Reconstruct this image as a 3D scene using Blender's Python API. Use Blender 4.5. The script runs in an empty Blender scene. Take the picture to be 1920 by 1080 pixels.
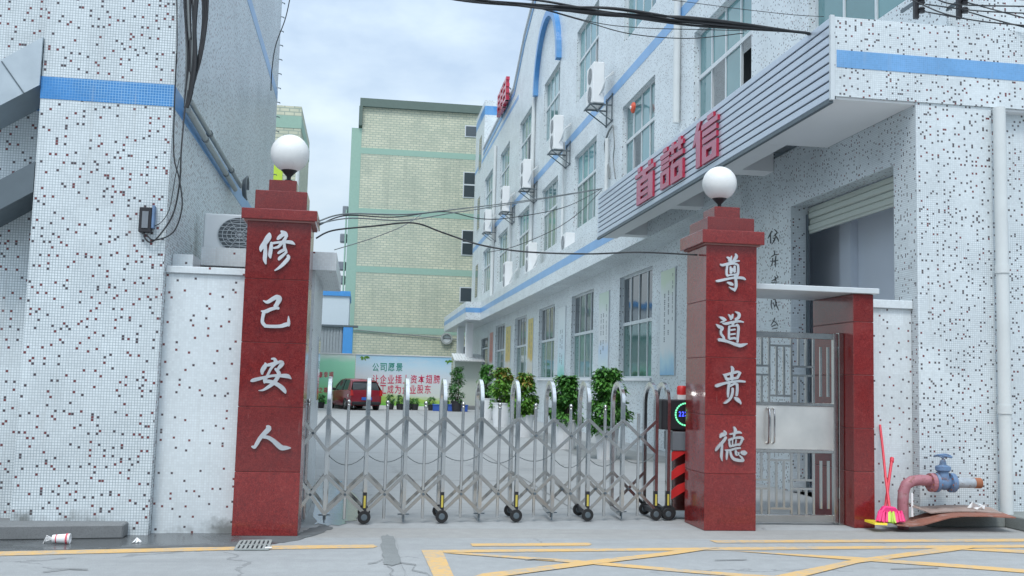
import bpy, bmesh, math, random
from mathutils import Vector, Matrix
random.seed(7)
scene = bpy.context.scene
COL = scene.collection
R = math.radians

# ------------------------------------------------------------------ camera
EYE = Vector((0, 0, 1.5))
FPX = 1895.0
YAW, PITCH, ROLL = R(8.38), R(5.40), R(1.515)
_F = Vector((math.sin(YAW)*math.cos(PITCH), math.cos(YAW)*math.cos(PITCH), math.sin(PITCH)))
_R0 = Vector((math.cos(YAW), -math.sin(YAW), 0))
_U0 = _R0.cross(_F)
_R = _R0*math.cos(ROLL) + _U0*math.sin(ROLL)
_U = _U0*math.cos(ROLL) - _R0*math.sin(ROLL)
cam_data = bpy.data.cameras.new('camera')
cam = bpy.data.objects.new('camera', cam_data)
COL.objects.link(cam)
m = Matrix((( _R.x, _U.x, -_F.x, EYE.x), (_R.y, _U.y, -_F.y, EYE.y), (_R.z, _U.z, -_F.z, EYE.z), (0, 0, 0, 1)))
cam.matrix_world = m
cam_data.sensor_width = 36.0
cam_data.lens = 36.0*FPX/1920.0
cam_data.clip_start = 0.1
cam_data.clip_end = 2000
scene.camera = cam

# surveyed points: where a sight line of the photograph meets a real plane of the place
def ray(x, y): return _F + _R*((x-960)/FPX) - _U*((y-540)/FPX)
def at_x(x, y, c): d = ray(x, y); return EYE + d*((c-EYE.x)/d.x)
def at_y(x, y, c): d = ray(x, y); return EYE + d*((c-EYE.y)/d.y)
def at_z(x, y, c=0.0): d = ray(x, y); return EYE + d*((c-EYE.z)/d.z)

# ------------------------------------------------------------------ light
SUN_EL, SUN_AZ = R(58), R(200)          # azimuth from +Y towards +X: behind the camera, a little to the left
world = bpy.data.worlds.new('World')
scene.world = world
world.use_nodes = True
wn, wl = world.node_tree.nodes, world.node_tree.links
for n in list(wn): wn.remove(n)
wo = wn.new('ShaderNodeOutputWorld'); bg = wn.new('ShaderNodeBackground')
sky = wn.new('ShaderNodeTexSky'); sky.sky_type = 'NISHITA'; sky.sun_disc = False
sky.sun_elevation = SUN_EL; sky.sun_rotation = SUN_AZ
tc = wn.new('ShaderNodeTexCoord'); mp = wn.new('ShaderNodeMapping'); mp.inputs['Scale'].default_value = (1.6, 1.6, 3.4)
mp.inputs['Location'].default_value = (0.35, 0.1, 0.22)
nz = wn.new('ShaderNodeTexNoise'); nz.inputs['Scale'].default_value = 2.3; nz.inputs['Detail'].default_value = 6; nz.inputs['Roughness'].default_value = 0.52
rp = wn.new('ShaderNodeValToRGB'); rp.color_ramp.elements[0].position = 0.36; rp.color_ramp.elements[1].position = 0.60
rp.color_ramp.elements[0].color = (0.42, 0.42, 0.42, 1); rp.color_ramp.elements[1].color = (0.97, 0.97, 0.97, 1)
mx = wn.new('ShaderNodeMix'); mx.data_type = 'RGBA'
mx.inputs['B'].default_value = (5.6, 6.5, 7.15, 1)
# overcast sky: brighter towards the zenith than at the horizon
sx = wn.new('ShaderNodeSeparateXYZ'); wl.new(tc.outputs['Generated'], sx.inputs[0])
lum = wn.new('ShaderNodeMapRange'); lum.inputs['From Min'].default_value = 0.0; lum.inputs['From Max'].default_value = 1.0
lum.inputs['To Min'].default_value = 0.86; lum.inputs['To Max'].default_value = 2.55; wl.new(sx.outputs['Z'], lum.inputs['Value'])
vm = wn.new('ShaderNodeVectorMath'); vm.operation = 'SCALE'; wl.new(mx.outputs['Result'], vm.inputs[0]); wl.new(lum.outputs['Result'], vm.inputs['Scale'])
wl.new(tc.outputs['Generated'], mp.inputs['Vector']); wl.new(mp.outputs['Vector'], nz.inputs['Vector'])
wl.new(nz.outputs['Fac'], rp.inputs['Fac']); wl.new(rp.outputs['Color'], mx.inputs['Factor'])
wl.new(sky.outputs['Color'], mx.inputs['A']); wl.new(vm.outputs[0], bg.inputs['Color'])
bg.inputs['Strength'].default_value = 0.10
wl.new(bg.outputs['Background'], wo.inputs['Surface'])

sd = bpy.data.lights.new('sun', 'SUN'); sd.energy = 1.5; sd.angle = R(16); sd.color = (1.0, 0.98, 0.95)
so = bpy.data.objects.new('sun', sd); COL.objects.link(so)
sdir = Vector((math.sin(SUN_AZ)*math.cos(SUN_EL), math.cos(SUN_AZ)*math.cos(SUN_EL), math.sin(SUN_EL)))
so.rotation_euler = (-sdir).to_track_quat('-Z', 'Y').to_euler(); so.location = (0, -10, 40)
vs = scene.view_settings
vs.view_transform = 'Standard'; vs.look = 'None'; vs.gamma = 1.0; vs.use_curve_mapping = False; vs.exposure = 0.30

# ------------------------------------------------------------------ materials
class NT:
    def __init__(s, name):
        s.m = bpy.data.materials.new(name); s.m.use_nodes = True
        s.t = s.m.node_tree; s.n = s.t.nodes; s.l = s.t.links
        s.p = s.n['Principled BSDF']
    def new(s, t, **k):
        n = s.n.new('ShaderNode'+t)
        for a, b in k.items(): setattr(n, a, b)
        return n
    def set(s, inp, v):
        if hasattr(v, 'is_output') or isinstance(v, bpy.types.NodeSocket): s.l.new(v, inp)
        else: inp.default_value = v
    def math(s, op, a, b=0.0, c=None):
        n = s.new('Math', operation=op); s.set(n.inputs[0], a); s.set(n.inputs[1], b)
        if c is not None: s.set(n.inputs[2], c)
        return n.outputs[0]
    def mix(s, f, a, b, mode='MIX'):
        n = s.new('Mix', data_type='RGBA', blend_type=mode)
        s.set(n.inputs['Factor'], f)
        for k, v in (('A', a), ('B', b)):
            if isinstance(v, tuple) and len(v) == 3: v = v+(1,)
            s.set(n.inputs[k], v)
        return n.outputs['Result']
    def uv(s): return s.new('UVMap').outputs['UV']
    def pos(s): return s.new('NewGeometry').outputs['Position']
    def noise(s, vec, scale, detail=4, rough=0.55, out='Fac'):
        n = s.new('TexNoise'); n.inputs['Scale'].default_value = scale; n.inputs['Detail'].default_value = detail
        n.inputs['Roughness'].default_value = rough; s.l.new(vec, n.inputs['Vector']); return n.outputs[out]
    def ramp(s, f, stops):
        n = s.new('ValToRGB'); e = n.color_ramp.elements
        while len(e) < len(stops): e.new(0.5)
        for el, (p, c) in zip(e, stops):
            el.position = p
            el.color = (c, c, c, 1) if not isinstance(c, tuple) else c+(1,)
        s.l.new(f, n.inputs['Fac']); return n.outputs['Color']
    def vscale(s, v, sc):
        n = s.new('VectorMath', operation='MULTIPLY'); s.l.new(v, n.inputs[0]); n.inputs[1].default_value = sc; return n.outputs[0]
    def bump(s, h, strength=0.3, dist=0.01):
        n = s.new('Bump'); n.inputs['Strength'].default_value = strength; n.inputs['Distance'].default_value = dist
        s.l.new(h, n.inputs['Height']); s.l.new(n.outputs['Normal'], s.p.inputs['Normal'])
    def out(s, col=None, rough=None, metal=None, spec=None):
        if col is not None:
            if isinstance(col, tuple): col = col+(1,) if len(col) == 3 else col
            s.set(s.p.inputs['Base Color'], col)
        if rough is not None: s.set(s.p.inputs['Roughness'], rough)
        if metal is not None: s.set(s.p.inputs['Metallic'], metal)
        if spec is not None: s.set(s.p.inputs['Specular IOR Level'], spec)
        return s.m

def plain(name, col, rough=0.6, metal=0.0, var=0.12, scale=6.0, bump=0.0):
    t = NT(name); p = t.pos()
    f = t.noise(p, scale, 5)
    c = t.mix(f, tuple(x*(1-var) for x in col), tuple(min(1, x*(1+var)) for x in col))
    if bump: t.bump(f, bump, 0.01)
    r = t.math('ADD', t.math('MULTIPLY', t.noise(p, scale*2.3, 3), 0.2), max(0.02, rough-0.1))
    return t.out(c, r, metal)

def mosaic(name, size, dens, grout, tile=(0.67, 0.725, 0.75), dark=(0.085, 0.064, 0.072), red=(0.18, 0.048, 0.05), redp=0.35, gw=0.09, grime=0.0, dirt=0.12, patch=0.0):
    t = NT(name); uv = t.uv()
    s = t.vscale(uv, (1/size, 1/size, 1/size))
    fl = t.new('VectorMath', operation='FLOOR'); t.l.new(s, fl.inputs[0])
    fr = t.new('VectorMath', operation='FRACTION'); t.l.new(s, fr.inputs[0])
    w = t.new('TexWhiteNoise', noise_dimensions='3D'); t.l.new(fl.outputs[0], w.inputs['Vector'])
    if dens > 0:
        # one dark chip set at random inside every k x k sheet of chips
        k = max(2, int((0.93/dens)**0.5)); prob = min(0.97, dens*0.92*k*k)
        bl = t.new('VectorMath', operation='FLOOR'); t.l.new(t.vscale(fl.outputs[0], (1/k+1e-6,)*3), bl.inputs[0])
        w2 = t.new('TexWhiteNoise', noise_dimensions='3D'); t.l.new(bl.outputs[0], w2.inputs['Vector'])
        pick = t.new('VectorMath', operation='FLOOR'); t.l.new(t.vscale(w2.outputs['Color'], (k, k, 0)), pick.inputs[0])
        loc = t.new('VectorMath', operation='SUBTRACT'); t.l.new(fl.outputs[0], loc.inputs[0]); t.l.new(t.vscale(bl.outputs[0], (k, k, k)), loc.inputs[1])
        df = t.new('VectorMath', operation='DISTANCE'); t.l.new(loc.outputs[0], df.inputs[0]); t.l.new(pick.outputs[0], df.inputs[1])
        a = t.math('MULTIPLY', t.math('LESS_THAN', df.outputs['Value'], 0.5), t.math('LESS_THAN', w2.outputs['Value'], prob))
        isdot = t.math('MAXIMUM', a, t.math('LESS_THAN', w.outputs['Value'], dens*0.12))
    else: isdot = 0.0
    sp = t.new('SeparateColor'); t.l.new(w.outputs['Color'], sp.inputs[0])
    isred = t.math('LESS_THAN', sp.outputs['Green'], redp)
    dotc = t.mix(isred, dark, red)
    shade = t.math('ADD', t.math('MULTIPLY', sp.outputs['Blue'], 0.10), 0.95)
    big = t.noise(uv, 0.9, 5, 0.6)
    stain = t.ramp(big, [(0.30, 1-dirt), (0.62, 1.0)])
    # chips come on square sheets of slightly different batches
    sb = t.new('VectorMath', operation='FLOOR'); t.l.new(t.vscale(fl.outputs[0], (1/12+1e-6,)*3), sb.inputs[0])
    w3 = t.new('TexWhiteNoise', noise_dimensions='3D'); t.l.new(sb.outputs[0], w3.inputs['Vector'])
    shade = t.math('ADD', shade, t.math('MULTIPLY', t.math('SUBTRACT', w3.outputs['Value'], 0.5), 0.09))
    tc_ = t.new('Combine' + 'Color')
    for i in range(3): t.l.new(shade, tc_.inputs[i])
    white = t.mix(1.0, tile, tc_.outputs[0], 'MULTIPLY')
    c = t.mix(isdot, white, dotc)
    fx = t.new('SeparateXYZ'); t.l.new(fr.outputs[0], fx.inputs[0])
    ex = t.math('MINIMUM', fx.outputs['X'], t.math('SUBTRACT', 1.0, fx.outputs['X']))
    ey = t.math('MINIMUM', fx.outputs['Y'], t.math('SUBTRACT', 1.0, fx.outputs['Y']))
    e = t.math('MINIMUM', ex, ey)
    g = t.math('LESS_THAN', e, gw)
    if patch:
        pm = t.ramp(t.noise(uv, 0.75, 3, 0.5), [(0.42, 1-patch), (0.58, 1.0)])
        g = t.math('MULTIPLY', g, pm)
    c = t.mix(g, c, grout)
    streak = t.noise(t.vscale(uv, (6.0, 0.35, 1.0)), 1.6, 5, 0.65)
    sm = t.ramp(streak, [(0.57, 0.0), (0.80, 0.42)])
    c = t.mix(1.0, c, stain, 'MULTIPLY')
    c = t.mix(sm, c, (0.42, 0.43, 0.42))
    if grime:
        z = t.new('SeparateXYZ'); t.l.new(t.pos(), z.inputs[0])
        zz = t.math('SUBTRACT', t.math('MULTIPLY', t.noise(t.pos(), 5.0, 6, 0.7), grime), z.outputs['Z'])
        patchy = t.ramp(t.noise(t.pos(), 1.7, 4, 0.6), [(0.46, 0.0), (0.60, 1.0)])
        gm = t.math('MULTIPLY', t.ramp(zz, [(0.0, 0.0), (0.10, 0.80)]), patchy)
        c = t.mix(gm, c, (0.12, 0.125, 0.115))
    t.bump(t.math('MINIMUM', e, 0.16), 0.25, 0.004)
    return t.out(c, t.math('ADD', t.math('MULTIPLY', g, 0.4), 0.28))

def granite(name):
    t = NT(name); p = t.pos()
    n1 = t.noise(p, 120, 2, 0.6); n2 = t.noise(p, 32, 4, 0.7); n3 = t.noise(p, 2.6, 6, 0.65); n4 = t.noise(p, 9, 5, 0.65)
    c = t.mix(t.ramp(n1, [(0.40, 0.0), (0.62, 1.0)]), (0.150, 0.013, 0.014), (0.245, 0.027, 0.025))
    c = t.mix(t.ramp(n2, [(0.55, 0.0), (0.70, 0.75)]), c, (0.090, 0.012, 0.014))
    c = t.mix(t.ramp(n2, [(0.30, 0.55), (0.42, 0.0)]), c, (0.29, 0.060, 0.052))
    c = t.mix(t.ramp(n4, [(0.50, 0.0), (0.75, 0.45)]), c, (0.130, 0.018, 0.020))
    c = t.mix(t.ramp(n3, [(0.50, 0.0), (0.78, 0.30)]), c, (0.28, 0.055, 0.050))
    oi = t.new('ObjectInfo'); v = t.math('ADD', t.math('MULTIPLY', oi.outputs['Random'], 0.34), 0.82)
    cv = t.new('CombineColor')
    for k in range(3): t.l.new(v, cv.inputs[k])
    c = t.mix(1.0, c, cv.outputs[0], 'MULTIPLY')
    sc = t.noise(t.vscale(p, (9, 9, 0.8)), 3.0, 5, 0.7)
    c = t.mix(t.ramp(sc, [(0.64, 0.0), (0.80, 0.26)]), c, (0.42, 0.26, 0.25))
    r = t.ramp(n3, [(0.3, 0.06), (0.7, 0.24)])
    t.p.inputs['IOR'].default_value = 1.6
    return t.out(c, r)

def concrete(name, base, wet=0.0, crack=True, wlo=0.55, bumps=0.25):
    t = NT(name); p = t.pos()
    n1 = t.noise(p, 0.55, 6, 0.62); n2 = t.noise(p, 7.0, 6, 0.65); n3 = t.noise(p, 90, 2, 0.6)
    st = t.noise(t.vscale(p, (0.35, 2.6, 1.0)), 1.4, 6, 0.6)
    c = t.mix(n1, tuple(x*0.80 for x in base), tuple(x*1.16 for x in base))
    c = t.mix(t.ramp(n2, [(0.42, 0.28), (0.60, 0.0)]), c, tuple(x*0.70 for x in base))
    c = t.mix(t.ramp(st, [(0.50, 0.0), (0.70, 0.42)]), c, tuple(x*0.68 for x in base))
    c = t.mix(t.ramp(n3, [(0.35, 0.42), (0.52, 0.0)]), c, tuple(x*0.55 for x in base))
    oil = t.ramp(t.noise(p, 2.3, 4, 0.55), [(0.66, 0.0), (0.74, 0.40)])
    c = t.mix(oil, c, tuple(x*0.45 for x in base))
    tm = t.ramp(t.noise(t.vscale(p, (0.16, 3.2, 1.0)), 1.1, 5, 0.7), [(0.56, 0.0), (0.66, 0.25)])
    c = t.mix(tm, c, tuple(x*0.55 for x in base))
    if crack:
        v = t.new('TexVoronoi', feature='DISTANCE_TO_EDGE'); v.inputs['Scale'].default_value = 0.42
        wv = t.new('VectorMath', operation='ADD'); t.l.new(p, wv.inputs[0])
        sc = t.vscale(t.noise(p, 3.0, 5, 0.6, 'Color'), (0.55, 0.55, 0)); t.l.new(sc, wv.inputs[1])
        t.l.new(wv.outputs[0], v.inputs['Vector'])
        cm = t.math('MULTIPLY', t.math('LESS_THAN', v.outputs['Distance'], 0.006), t.math('GREATER_THAN', t.noise(p, 0.45, 2), 0.53))
        c = t.mix(t.math('MULTIPLY', cm, 0.40), c, tuple(x*0.3 for x in base))
    r = 0.82
    if wet:
        wm = t.ramp(t.noise(p, 0.8, 5, 0.6), [(wlo, 0.0), (wlo+0.10, 1.0)])
        c = t.mix(t.math('MULTIPLY', wm, 0.45), c, tuple(x*0.45 for x in base))
        r = t.math('SUBTRACT', 0.82, t.math('MULTIPLY', wm, wet))
    t.bump(t.math('ADD', n2, t.math('MULTIPLY', n3, 0.4)), bumps, 0.006)
    return t.out(c, r)

def paint_line(name, col, under):
    t = NT(name); p = t.pos()
    w = t.noise(p, 14, 6, 0.7); w2 = t.noise(p, 1.2, 4, 0.6)
    f = t.ramp(t.math('ADD', t.math('MULTIPLY', w, 0.6), t.math('MULTIPLY', w2, 0.5)), [(0.42, 0.12), (0.58, 0.90)])
    return t.out(t.mix(f, under, col), 0.75)

def steel(name, col=(0.62, 0.63, 0.63), rough=0.22, rust=0.0):
    t = NT(name); p = t.pos()
    n = t.noise(t.vscale(p, (1, 1, 0.2)), 60, 3); b = t.noise(p, 3.5, 5, 0.6)
    c = t.mix(b, tuple(x*0.78 for x in col), tuple(min(1, x*1.12) for x in col))
    if rust:
        rm = t.ramp(t.noise(p, 2.6, 6, 0.65), [(0.58, 0.0), (0.70, rust)])
        c = t.mix(rm, c, (0.34, 0.22, 0.13))
    r = t.math('ADD', t.math('MULTIPLY', n, 0.12), t.math('MULTIPLY', b, 0.22)); r = t.math('ADD', r, rough-0.15)
    return t.out(c, r, 1.0)

def rusty(name, col, amount=0.6, rough=0.55):
    t = NT(name); p = t.pos()
    c = t.mix(t.noise(p, 11, 5, 0.6), tuple(x*0.65 for x in col), tuple(min(1, x*1.3) for x in col))
    m = t.ramp(t.noise(p, 17, 6, 0.7), [(0.55, 0.0), (0.64, amount)])
    c = t.mix(m, c, (0.17, 0.075, 0.04))
    c = t.mix(t.ramp(t.noise(p, 5, 4, 0.6), [(0.55, 0.0), (0.75, 0.45)]), c, (0.42, 0.43, 0.42))
    t.bump(t.noise(p, 40, 4, 0.7), 0.35, 0.004)
    return t.out(c, t.math('ADD', rough, t.math('MULTIPLY', m, 0.3)))

def glass(name, col, rough=0.06, spec=0.9):
    t = NT(name); p = t.pos()
    n = t.noise(p, 0.7, 3); c = t.mix(t.math('ADD', t.math('MULTIPLY', n, 0.4), t.math('MULTIPLY', t.new('ObjectInfo').outputs['Random'], 0.65)), tuple(x*0.45 for x in col), tuple(x*1.45 for x in col))
    t.bump(t.noise(p, 1.3, 2), 0.04, 0.05)
    return t.out(c, rough, 0.0, spec)

def leafmat(name, a, b):
    t = NT(name)
    w = t.new('TexWhiteNoise', noise_dimensions='3D')
    f = t.new('VectorMath', operation='FLOOR'); t.l.new(t.vscale(t.pos(), (14, 14, 14)), f.inputs[0]); t.l.new(f.outputs[0], w.inputs['Vector'])
    c = t.mix(w.outputs['Value'], a, b)
    t.p.inputs['Transmission Weight'].default_value = 0.0
    return t.out(c, 0.42)

def emit(name, col, s):
    t = NT(name); t.out((0.01, 0.01, 0.01), 0.4)
    t.p.inputs['Emission Color'].default_value = col+(1,); t.p.inputs['Emission Strength'].default_value = s
    return t.m

M = {}
M['mosaic_left'] = mosaic('mosaic_left', 0.0255, 0.098, (0.30, 0.36, 0.39), grime=0.50, patch=0.30, redp=0.50)
M['mosaic_low'] = mosaic('mosaic_low', 0.0240, 0.034, (0.62, 0.66, 0.68), grime=0.30, redp=0.45, patch=0.5)
M['mosaic_right'] = mosaic('mosaic_right', 0.0245, 0.080, (0.42, 0.47, 0.50), redp=0.16, patch=0.8, grime=0.10, dark=(0.095, 0.082, 0.088))
M['mosaic_facade'] = mosaic('mosaic_facade', 0.0300, 0.065, (0.58, 0.63, 0.66), redp=0.10, patch=0.5, dark=(0.13, 0.14, 0.16))
M['mosaic_white'] = mosaic('mosaic_white', 0.0250, 0.012, (0.66, 0.69, 0.70), redp=0.35, patch=0.5, grime=0.12)
M['tile_blue'] = mosaic('tile_blue', 0.0265, 0.0, (0.30, 0.52, 0.74), tile=(0.045, 0.225, 0.54), gw=0.08, patch=0.8)
M['tile_paleblue'] = mosaic('tile_paleblue', 0.0250, 0.0, (0.25, 0.45, 0.75), tile=(0.15, 0.355, 0.64), gw=0.06, patch=0.8)
M['plaster'] = plain('plaster', (0.70, 0.72, 0.73), 0.8, var=0.08, scale=1.1, bump=0.1)
M['soffit'] = plain('soffit', (0.74, 0.75, 0.76), 0.85, var=0.06, scale=0.8)
M['granite'] = granite('granite')
M['joint'] = plain('joint', (0.16, 0.05, 0.05), 0.8)
M['mortar'] = plain('mortar', (0.34, 0.17, 0.16), 0.8)
M['ground'] = concrete('ground', (0.365, 0.378, 0.382), wet=0.35, wlo=0.60)
M['road'] = concrete('road', (0.355, 0.368, 0.372), bumps=0.35)
M['apron'] = concrete('apron', (0.345, 0.345, 0.335), crack=False)
M['kerb'] = concrete('kerb', (0.20, 0.21, 0.215), crack=False)
M['plinth'] = concrete('plinth', (0.24, 0.26, 0.25), crack=False)
M['gutter'] = concrete('gutter', (0.135, 0.145, 0.15), wet=0.6, crack=False, wlo=0.40, bumps=0.1)
M['puddle'] = plain('puddle', (0.16, 0.17, 0.175), 0.12, var=0.2)
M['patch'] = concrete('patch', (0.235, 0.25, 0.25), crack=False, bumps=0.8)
M['crack'] = plain('crack', (0.17, 0.175, 0.175), 0.9)
M['yellow'] = paint_line('yellow', (0.68, 0.42, 0.14), (0.34, 0.345, 0.34))
M['steel'] = steel('steel', (0.66, 0.67, 0.67), 0.16, rust=0.25)
M['steel_plain'] = steel('steel_plain', (0.52, 0.52, 0.51), 0.18, rust=0.28)
M['steel_plate'] = steel('steel_plate', (0.80, 0.79, 0.76), 0.45)
M['galvanised'] = steel('galvanised', (0.50, 0.56, 0.60), 0.45)
M['letter'] = steel('letter', (0.74, 0.75, 0.77), 0.42)
M['alu'] = plain('alu', (0.60, 0.64, 0.66), 0.4, 0.2)
M['alu_grey'] = plain('alu_grey', (0.20, 0.22, 0.245), 0.45, 0.2)
M['glass_teal'] = glass('glass_teal', (0.105, 0.255, 0.275))
M['glass_dark'] = glass('glass_dark', (0.045, 0.060, 0.072))
M['glass_green'] = glass('glass_green', (0.06, 0.16, 0.14))
M['void'] = plain('void', (0.02, 0.022, 0.026), 0.9)
M['white_paint'] = plain('white_paint', (0.74, 0.76, 0.77), 0.45, var=0.05)
M['pvc'] = plain('pvc', (0.62, 0.65, 0.65), 0.45, var=0.14, scale=2.5)
M['pvc_grey'] = plain('pvc_grey', (0.33, 0.36, 0.35), 0.5, var=0.2)
M['black'] = plain('black', (0.018, 0.018, 0.022), 0.5)
M['black_cable'] = plain('black_cable', (0.022, 0.024, 0.028), 0.55)
M['grey_cable'] = plain('grey_cable', (0.18, 0.20, 0.205), 0.6)
M['globe'] = plain('globe', (0.77, 0.775, 0.765), 0.30, var=0.05, scale=9)
M['signred'] = plain('signred', (0.46, 0.035, 0.075), 0.16, var=0.1)
M['siding'] = plain('siding', (0.56, 0.63, 0.72), 0.35, 0.25, var=0.05, scale=1.0)
M['siding_groove'] = plain('siding_groove', (0.05, 0.06, 0.075), 0.7)
M['bracket'] = plain('bracket', (0.12, 0.15, 0.17), 0.5, 0.3)
M['ac_white'] = plain('ac_white', (0.78, 0.79, 0.79), 0.5, var=0.07, scale=3)
M['ac_grill'] = plain('ac_grill', (0.46, 0.49, 0.51), 0.6)
M['ac_dark'] = plain('ac_dark', (0.13, 0.145, 0.155), 0.7)
M['red'] = plain('red', (0.62, 0.03, 0.03), 0.4)
M['orange'] = plain('orange', (0.62, 0.08, 0.03), 0.45)
M['valve_blue'] = rusty('valve_blue', (0.13, 0.215, 0.36))
M['pipe_red'] = rusty('pipe_red', (0.38, 0.16, 0.19))
M['pipe_grey'] = rusty('pipe_grey', (0.36, 0.40, 0.44))
M['rust'] = plain('rust', (0.30, 0.115, 0.06), 0.85, var=0.4, scale=9)
M['board'] = rusty('board', (0.28, 0.115, 0.08), 0.4, 0.7)
M['board_grey'] = rusty('board_grey', (0.33, 0.25, 0.22), 0.4, 0.7)
M['pink'] = plain('pink', (0.80, 0.035, 0.20), 0.5)
M['broom_red'] = plain('broom_red', (0.66, 0.05, 0.08), 0.45)
M['lime'] = plain('lime', (0.45, 0.62, 0.05), 0.5)
M['yellow_plastic'] = plain('yellow_plastic', (0.72, 0.55, 0.03), 0.5)
M['sticker'] = plain('sticker', (0.55, 0.45, 0.08), 0.5)
M['paper'] = plain('paper', (0.80, 0.80, 0.80), 0.7)
M['cup_red'] = plain('cup_red', (0.66, 0.12, 0.15), 0.6)
M['leaf_a'] = leafmat('leaf_a', (0.036, 0.140, 0.028), (0.115, 0.315, 0.050))
M['leaf_b'] = leafmat('leaf_b', (0.045, 0.160, 0.022), (0.170, 0.350, 0.040))
M['leaf_c'] = leafmat('leaf_c', (0.026, 0.110, 0.032), (0.080, 0.235, 0.045))
M['leaf_tip'] = leafmat('leaf_tip', (0.14, 0.20, 0.03), (0.35, 0.22, 0.05))
M['bark'] = plain('bark', (0.10, 0.08, 0.06), 0.9)
M['soil'] = plain('soil', (0.05, 0.04, 0.03), 0.95)
M['pot_white'] = plain('pot_white', (0.70, 0.71, 0.72), 0.5, var=0.08)
M['pot_black'] = plain('pot_black', (0.03, 0.03, 0.035), 0.6)
M['tray_blue'] = plain('tray_blue', (0.03, 0.10, 0.42), 0.5)
M['car_red'] = plain('car_red', (0.22, 0.013, 0.026), 0.16, var=0.05)
M['car_glass'] = glass('car_glass', (0.03, 0.035, 0.038))
M['tyre'] = plain('tyre', (0.02, 0.02, 0.021), 0.85)
M['rim'] = plain('rim', (0.55, 0.56, 0.57), 0.3, 0.7)
M['tail'] = plain('tail', (0.48, 0.015, 0.012), 0.2)
M['plate_blue'] = plain('plate_blue', (0.02, 0.12, 0.50), 0.4)
M['led_green'] = emit('led_green', (0.2, 1.0, 0.5), 1.3)
M['led_blue'] = emit('led_blue', (0.05, 0.08, 1.0), 3.0)
M['text_red'] = plain('text_red', (0.60, 0.02, 0.09), 0.6, var=0.03)
M['text_green'] = plain('text_green', (0.02, 0.26, 0.20), 0.6, var=0.03)
M['ink'] = plain('ink', (0.05, 0.055, 0.06), 0.7)
M['ink_soft'] = plain('ink_soft', (0.16, 0.18, 0.20), 0.7)
M['cornice_green'] = plain('cornice_green', (0.11, 0.155, 0.135), 0.7)
M['band_green'] = plain('band_green', (0.29, 0.44, 0.36), 0.75, var=0.08)
M['shed_white'] = plain('shed_white', (0.58, 0.66, 0.72), 0.6, var=0.04)
M['shed_grey'] = plain('shed_grey', (0.30, 0.335, 0.36), 0.6)
M['shed_blue'] = plain('shed_blue', (0.07, 0.30, 0.68), 0.5)
M['cream_door'] = plain('cream_door', (0.52, 0.56, 0.50), 0.5, var=0.05)
M['room'] = plain('room', (0.72, 0.77, 0.84), 0.85, var=0.05, scale=1)
M['purple_dark'] = plain('purple_dark', (0.20, 0.06, 0.08), 0.3)

def farbrick():
    t = NT('far_brick'); uv = t.uv()
    b = t.new('TexBrick'); t.l.new(uv, b.inputs['Vector'])
    b.inputs['Scale'].default_value = 1.0; b.inputs['Brick Width'].default_value = 0.42; b.inputs['Row Height'].default_value = 0.17
    b.inputs['Mortar Size'].default_value = 0.028; b.inputs['Mortar Smooth'].default_value = 0.4; b.offset = 0.5
    b.inputs['Color1'].default_value = (0.615, 0.61, 0.465, 1); b.inputs['Color2'].default_value = (0.50, 0.52, 0.395, 1); b.inputs['Mortar'].default_value = (0.33, 0.38, 0.315, 1)
    c = t.mix(t.ramp(t.noise(uv, 0.5, 5), [(0.35, 0.25), (0.6, 0.0)]), b.outputs['Color'], (0.22, 0.27, 0.23))
    st = t.noise(t.vscale(uv, (1.6, 0.10, 1.0)), 1.0, 5, 0.65)
    c = t.mix(t.ramp(st, [(0.52, 0.0), (0.75, 0.40)]), c, (0.20, 0.24, 0.20))
    return t.out(c, 0.7)
M['far_brick'] = farbrick()

def board_mat(name, kind):
    t = NT(name); uv = t.uv(); s = t.new('SeparateXYZ'); t.l.new(uv, s.inputs[0])
    n = t.noise(t.vscale(uv, (0.5, 1.1, 1)), 1.5, 4)
    x = s.outputs['X']; z = t.math('ADD', s.outputs['Y'], t.math('MULTIPLY', t.math('SUBTRACT', n, 0.5), 0.5))
    if kind == 'sky':
        zc = t.math('SUBTRACT', z, t.math('MULTIPLY', t.math('SUBTRACT', x, 2.0), -0.05))
        c = t.ramp(t.math('DIVIDE', zc, 3.0), [(0.06, (0.16, 0.48, 0.07)), (0.19, (0.42, 0.62, 0.12)), (0.26, (0.68, 0.72, 0.66)), (0.55, (0.68, 0.72, 0.77)), (0.77, (0.52, 0.70, 0.82)), (0.98, (0.34, 0.60, 0.80))])
        cl = t.ramp(t.noise(t.vscale(uv, (0.6, 1.5, 1)), 2.0, 4), [(0.50, 0.0), (0.72, 0.45)])
        c = t.mix(cl, c, (0.66, 0.71, 0.76))
    else:
        c = t.ramp(t.math('DIVIDE', z, 3.0), [(0.05, (0.14, 0.60, 0.14)), (0.28, (0.28, 0.68, 0.32)), (0.5, (0.30, 0.72, 0.48)), (0.80, (0.34, 0.74, 0.52)), (0.90, (0.66, 0.76, 0.72))])
    return t.out(c, 0.5)
M['board_sky'] = board_mat('board_sky', 'sky'); M['board_green'] = board_mat('board_green', 'green')

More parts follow.
